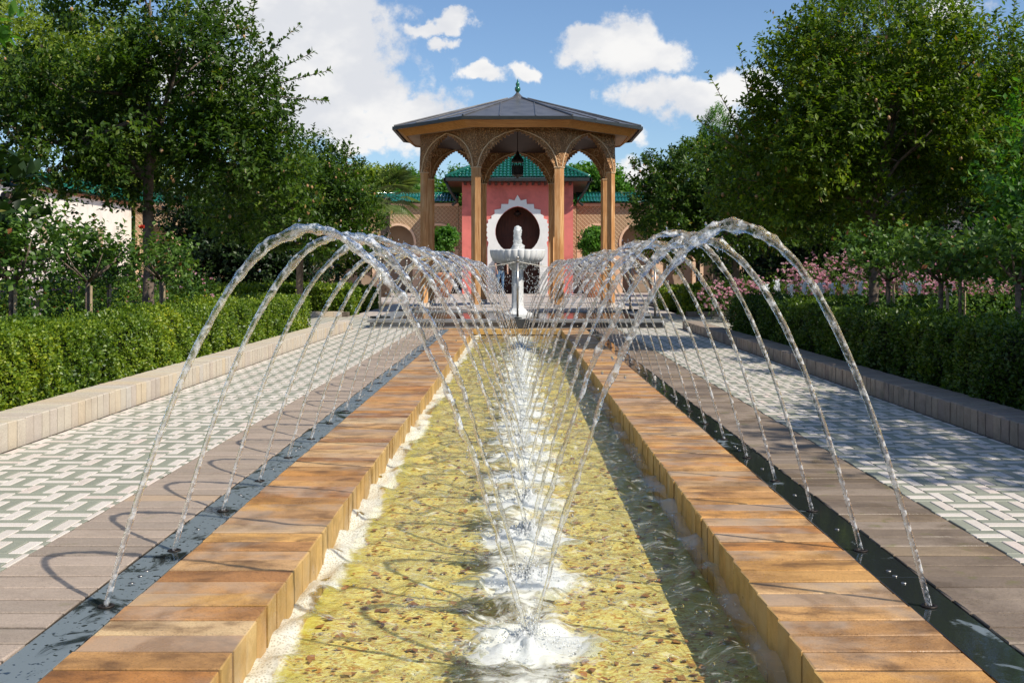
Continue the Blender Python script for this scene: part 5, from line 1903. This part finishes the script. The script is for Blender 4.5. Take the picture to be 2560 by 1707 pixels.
for (x, y, lb, fl_, tz) in [(-3.16, 5.0, 'standard rose at the left edge with two stakes', None, 1.30), (-3.17, 5.9, 'second standard rose from the left edge behind the hedge', None, 1.24),
                            (-3.14, 7.05, 'standard rose with one red bloom beside the thick trunk', (-.09, 1.17, 'red_petal'), 1.22), (-4.2, 6.4, 'standard rose in the second row left', None, 1.25), (-4.3, 8.4, 'far standard rose in the second row left', None, 1.2),
                            (3.15, 6.8, 'standard rose with one yellow bloom right of the rill', (.06, 1.17, 'yellow_petal'), 1.25), (3.15, 5.95, 'second standard rose from the right edge', None, 1.2), (3.16, 5.05, 'standard rose at the right edge with pale stake', None, 1.25),
                            (4.2, 7.6, 'standard rose in the second row right', None, 1.2), (4.4, 6.2, 'dark standard rose in the second row right edge', None, 1.35)]:
    rose(x, y, lb, int(abs(x * 100 + y * 37)), flower=fl_, topz=tz - .27, cr=.30)


def bush(name, label, cat, group, blobs, shoots, leaf, mat, seed, flowers=0, fmat='pink_petal', frad=.022, stems=True, **kw):
    yb = blobs[0][1]
    blobs = [(b[0], b[1] - yb + yb * KD) + tuple(b[2:]) for b in blobs]
    x, y = blobs[0][0], blobs[0][1]
    t = empty(name, (x, y, 0), label=label, cat=cat, group=group)
    rr = random.Random(seed)
    mb = MB()
    for b in blobs:
        for k in range(4):
            mb.tube([(x + rr.uniform(-.05, .05), y + rr.uniform(-.05, .05), -.04), (b[0] + rr.uniform(-.3, .3) * b[3], b[1] + rr.uniform(-.3, .3) * b[4], b[2])], [.008, .003], 5)
    mb.build('stem', 'bark', t)
    link('foliage', crown_mesh('foliage', blobs, shoots, leaf, mat, seed, **kw), t)
    if flowers:
        r = np.random.default_rng(seed)
        bl = np.array(blobs)
        w = r.choice(len(bl), flowers)
        d = unit(flowers, r); d[:, 2] = d[:, 2] * .8 + .25; d[:, 1] = -np.abs(d[:, 1])
        cs = bl[w, :3] + d * bl[w, 3:6] * r.uniform(.9, 1.25, (flowers, 1))
        V, F = blossom(cs, frad, 7, seed)
        link('blossom', np_mesh('blossom', V, F, fmat), t, kind='stuff')


AG = 'pink anemones flowering in the beds'
WHERE = ['left end of the long pink drift at the right', 'second clump of the right pink drift', 'tall clump in the middle of the right pink drift', 'clump left of the dark trunk at the right',
         'clump right of the dark trunk at the right', 'clump behind the small white spouts', 'last clump at the right end of the pink drift']
for k, (x, y, zt) in enumerate([(3.3, 12.5, .62), (4.35, 12.7, .85), (5.0, 12.9, 1.05), (5.6, 12.6, .95), (6.2, 12.4, .85), (6.8, 12.3, .75), (7.3, 12.0, .62)]):
    bush('anemone_clump', 'pink anemones, ' + WHERE[k], 'flowers', AG, [(x, y, zt * .55, .48, .4, zt * .42), (x + .25, y + .1, zt * .6, .3, .3, zt * .38)], 260, .05, 'rose_leaf', 500 + k, flowers=260, frad=.042, gap=.2, per=7)
WL = ['pink rose clump behind the leftmost standard rose', 'pink rose clump between the first two left standard roses', 'pink rose clump in shade left of the second trunk', 'small pink rose clump behind the thick trunk']
for k, (x, y, zt) in enumerate([(-5.6, 9.3, .95), (-4.95, 9.0, .98), (-4.3, 10.3, .72), (-5.2, 10.4, .75)]):
    bush('rose_bush', WL[k], 'flowers', 'pink roses in the left bed', [(x, y, zt * .6, .42, .35, zt * .42)], 300, .05, 'rose_leaf', 520 + k, flowers=34, frad=.032, gap=.2, per=7)
bush('spire_plant', 'tall flower spire with white bells beside the leftmost standard rose', 'flowers', None, [(-2.98, 4.95, .62, .05, .05, .26), (-2.98, 4.95, .40, .10, .10, .10)], 40, .05, 'rose_leaf', 530, flowers=46, fmat='white_petal', frad=.018, gap=0, per=5, slen=.06)
bush('broad_leaf_shrub', 'dark large-leaved shrub cut by the left edge of the photo', 'shrub', None, [(-3.42, 5.1, 1.28, .24, .3, .20), (-3.6, 5.2, 1.0, .3, .3, .3)], 70, .11, 'dark_leaf', 531, gap=0, per=9, aspect=.34)
bush('tall_shrub', 'tall bright green shrub with arching shoots at the right edge', 'shrub', None, [(3.66, 5.7, 1.45, .30, .3, .38), (3.72, 5.75, 1.0, .42, .35, .40), (3.6, 5.6, 1.80, .14, .14, .22), (3.95, 5.8, 1.3, .35, .35, .5)],
     520, .055, 'bright_leaf', 532, gap=.35, per=10, slen=.16)
UL = ['leafy ground shrub in the left bed before the hedge', 'leafy ground shrub in the middle of the left bed', 'leafy ground shrub at the far end of the left bed',
      'shaded ground shrub in the right bed before the hedge', 'shaded ground shrub in the middle of the right bed', 'shaded ground shrub at the far end of the right bed']
k = 0
for s in (-1, 1):
    for y in (5.4, 7.5, 9.6):
        bush('bed_shrub', UL[k], 'shrub', 'leafy shrubs filling the flower beds',
             [(s * (4.2 + .5 * q), y + .5 * (q % 2), .26, .55, .7, .26) for q in range(6)], 520, .05, 'rose_leaf', 540 + k, gap=.2, per=8)
        k += 1
# dark understorey that closes the view below the crowns
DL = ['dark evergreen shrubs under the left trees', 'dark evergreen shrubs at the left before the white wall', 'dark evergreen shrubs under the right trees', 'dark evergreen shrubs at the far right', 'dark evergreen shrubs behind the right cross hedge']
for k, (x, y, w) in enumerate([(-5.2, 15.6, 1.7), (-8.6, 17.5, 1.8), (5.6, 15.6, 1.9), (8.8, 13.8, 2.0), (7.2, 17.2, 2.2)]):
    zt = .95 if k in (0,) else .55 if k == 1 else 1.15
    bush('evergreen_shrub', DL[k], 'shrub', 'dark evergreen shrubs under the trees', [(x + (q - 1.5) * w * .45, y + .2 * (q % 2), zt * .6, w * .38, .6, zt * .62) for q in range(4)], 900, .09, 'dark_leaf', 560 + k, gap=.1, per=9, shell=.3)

# potted citrus trees before the gatehouse
for s, lb in ((-1, 'round citrus tree in a terracotta pot left of the gatehouse'), (1, 'round citrus tree in a terracotta pot right of the gatehouse')):
    x, y = s * 2.25, 31.4
    t = empty('potted_tree', (x, y, 0), label=lb, cat='potted tree', group='citrus trees in pots')
    MB().lathe([(.22, .01), (.30, .30), (.36, .62), (.40, .66), (.40, .74), (.35, .75), (.33, .66)], 24, (x, y, 0)).build('pot', 'terracotta', t, smooth=True)
    MB().tube([(x, y, .6), (x, y, 1.5)], .03, 8).build('trunk', 'bark', t)
    link('crown', crown_mesh('crown', [(x, y, 1.72, .36, .36, .34), (x - .12, y, 1.5, .25, .25, .2), (x + .15, y, 1.85, .25, .25, .2)], 520, .09, 'bright_leaf', 600 + s, per=9, slen=.12, gap=.1, shell=.3), t)

# small vertical spouts among the right anemones
for k, px in enumerate([1915, 1943, 1978, 2010, 2052, 2080, 2115, 2150, 2262, 2298, 2376]):
    y = 11.9
    x = (px - 1294) * y / 2000
    y *= KD
    r = np.random.default_rng(700 + k)
    h = .34 + r.uniform(-.03, .05)
    m = 70
    zz = r.random(m)
    wd = .008 + .028 * zz ** 2
    Pd = np.stack([r.normal(0, 1, m) * wd, r.normal(0, 1, m) * wd, .28 + zz * h], 1)
    Vd, Fd = ico(Pd, np.stack([r.uniform(.006, .014, m)] * 2 + [r.uniform(.010, .026, m)], 1))
    sp = MB().lathe([(.006, .27), (.009, .27 + h * .4), (.018, .27 + h * .62), (.026, .27 + h * .80), (.022, .27 + h * .93), (.006, .27 + h)], 10).build('water_spout', 'white_foam', smooth=True, loc=(x, y, 0))
    tag(sp, f'{ORD[k]} small white water spout from the left among the pink anemones', 'water jet', 'small upright spouts behind the right hedge')
    link('droplet_spray', np_mesh('droplet_spray', Vd, Fd, 'white_foam', True), sp, (0, 0, 0), kind='stuff')


# ------------------------------------------------------------------ people (both half hidden)
def person(x, y, h, heading, label, mats, bend=0.0, arm=(0.2, 0.2)):
    """one continuous skinned body; materials are assigned by body zone"""
    t = empty('person', (x, y, .005), label=label, cat='person')
    k = h / 1.75
    V, Rr, Ed = [], [], []

    def add(p, r, par=None):
        V.append(Vector(p) * k); Rr.append(r * k)
        if par is not None:
            Ed.append((par, len(V) - 1))
        return len(V) - 1
    pel = add((0, 0, .93), .125)
    wst = add((0, -.02 - bend * .1, 1.08), .115, pel)
    che = add((0, -bend * .25, 1.30), .135, wst)
    shl = add((0, -bend * .35, 1.43), .085, che)
    nek = add((0, -bend * .42, 1.50), .05, shl)
    hd = add((0, -.02 - bend * .5, 1.60), .085, nek)
    hd2 = add((0, -.015 - bend * .52, 1.68), .078, hd)
    for s in (-1, 1):
        hp = add((s * .09, 0, .88), .095, pel)
        kn = add((s * .10, -.02, .50), .06, hp)
        an = add((s * .105, .02, .09), .038, kn)
        add((s * .12, -.15, .035), .032, an)
        sh = add((s * .18, -bend * .33, 1.41), .055, shl)
        el = add((s * .25, .03 - bend * .3 - arm[0], 1.16), .038, sh)
        wr = add((s * .22, -.10 - bend * .3 - arm[1], .95), .026, el)
        pa = add((s * .215, -.13 - bend * .3 - arm[1], .88), .028, wr)
        for q in range(4):
            f1 = add((s * (.235 - .013 * q), -.145 - bend * .3 - arm[1], .84 - (.008 if q in (1, 2) else 0)), .0095, pa)
            add((s * (.232 - .013 * q), -.165 - bend * .3 - arm[1], .805 - (.01 if q in (1, 2) else 0)), .0075, f1)
        th_ = add((s * .19, -.16 - bend * .3 - arm[1], .875), .010, pa)
        add((s * .185, -.18 - bend * .3 - arm[1], .85), .008, th_)
    me = bpy.data.meshes.new('body')
    me.from_pydata([v[:] for v in V], Ed, [])
    ob = bpy.data.objects.new('tmp', me)
    COL.objects.link(ob)
    md = ob.modifiers.new('s', 'SKIN')
    sb = ob.modifiers.new('u', 'SUBSURF'); sb.levels = 2; sb.render_levels = 2
    lay = me.skin_vertices[0].data
    for i, r_ in enumerate(Rr):
        lay[i].radius = (r_, r_ * (.75 if r_ > .08 * k and i < 4 else 1))
    lay[0].use_root = True
    dg = bpy.context.evaluated_depsgraph_get()
    ev_ = ob.evaluated_get(dg)
    nm = bpy.data.meshes.new_from_object(ev_)
    bpy.data.objects.remove(ob)
    nm.materials.clear()
    for m_ in mats + ['skin', 'shoe', 'hair']:
        nm.materials.append(MATS[m_])
    for p in nm.polygons:
        c = p.center / k
        p.use_smooth = True
        if c.z < .085:
            mi = 3
        elif c.z < .93 and abs(c.x) < .20 and c.y > -.12:
            mi = 1
        elif c.z > 1.49:
            mi = 4 if (c.z > 1.66 or c.y > .03 - bend * .5) else 2
        elif abs(c.x) > .19 and c.z < 1.22:
            mi = 2
        else:
            mi = 0
        p.material_index = mi
    nm.name = 'body'
    b = link('body', nm, t, (0, 0, 0))
    t.rotation_euler = (0, 0, heading)
    # face: nose, eyes, ears
    hc = Vector((0, -.02 - bend * .5, 1.615)) * k
    for nm_, off, r_ in (('nose', (0, -.088, -.005), .014), ('eye', (-.03, -.078, .02), .009), ('eye', (.03, -.078, .02), .009), ('ear', (-.082, 0, 0), .02), ('ear', (.082, 0, 0), .02)):
        Vd, Fd = ico([hc + Vector(off) * k], [r_ * k])
        link(nm_, np_mesh(nm_, Vd, Fd, 'skin' if nm_ != 'eye' else 'hair', True), t, (0, 0, 0))


person(-.60, 36.0, 1.50, .3, 'person in dark top and blue jeans standing in the gatehouse doorway', ['dark_shirt', 'jeans'])
person(-5.36, 10.5, 1.68, PI * .8, 'person in dark top and red trousers cut by the left edge', ['dark_shirt', 'red_cloth'], bend=.5, arm=(.1, .25))
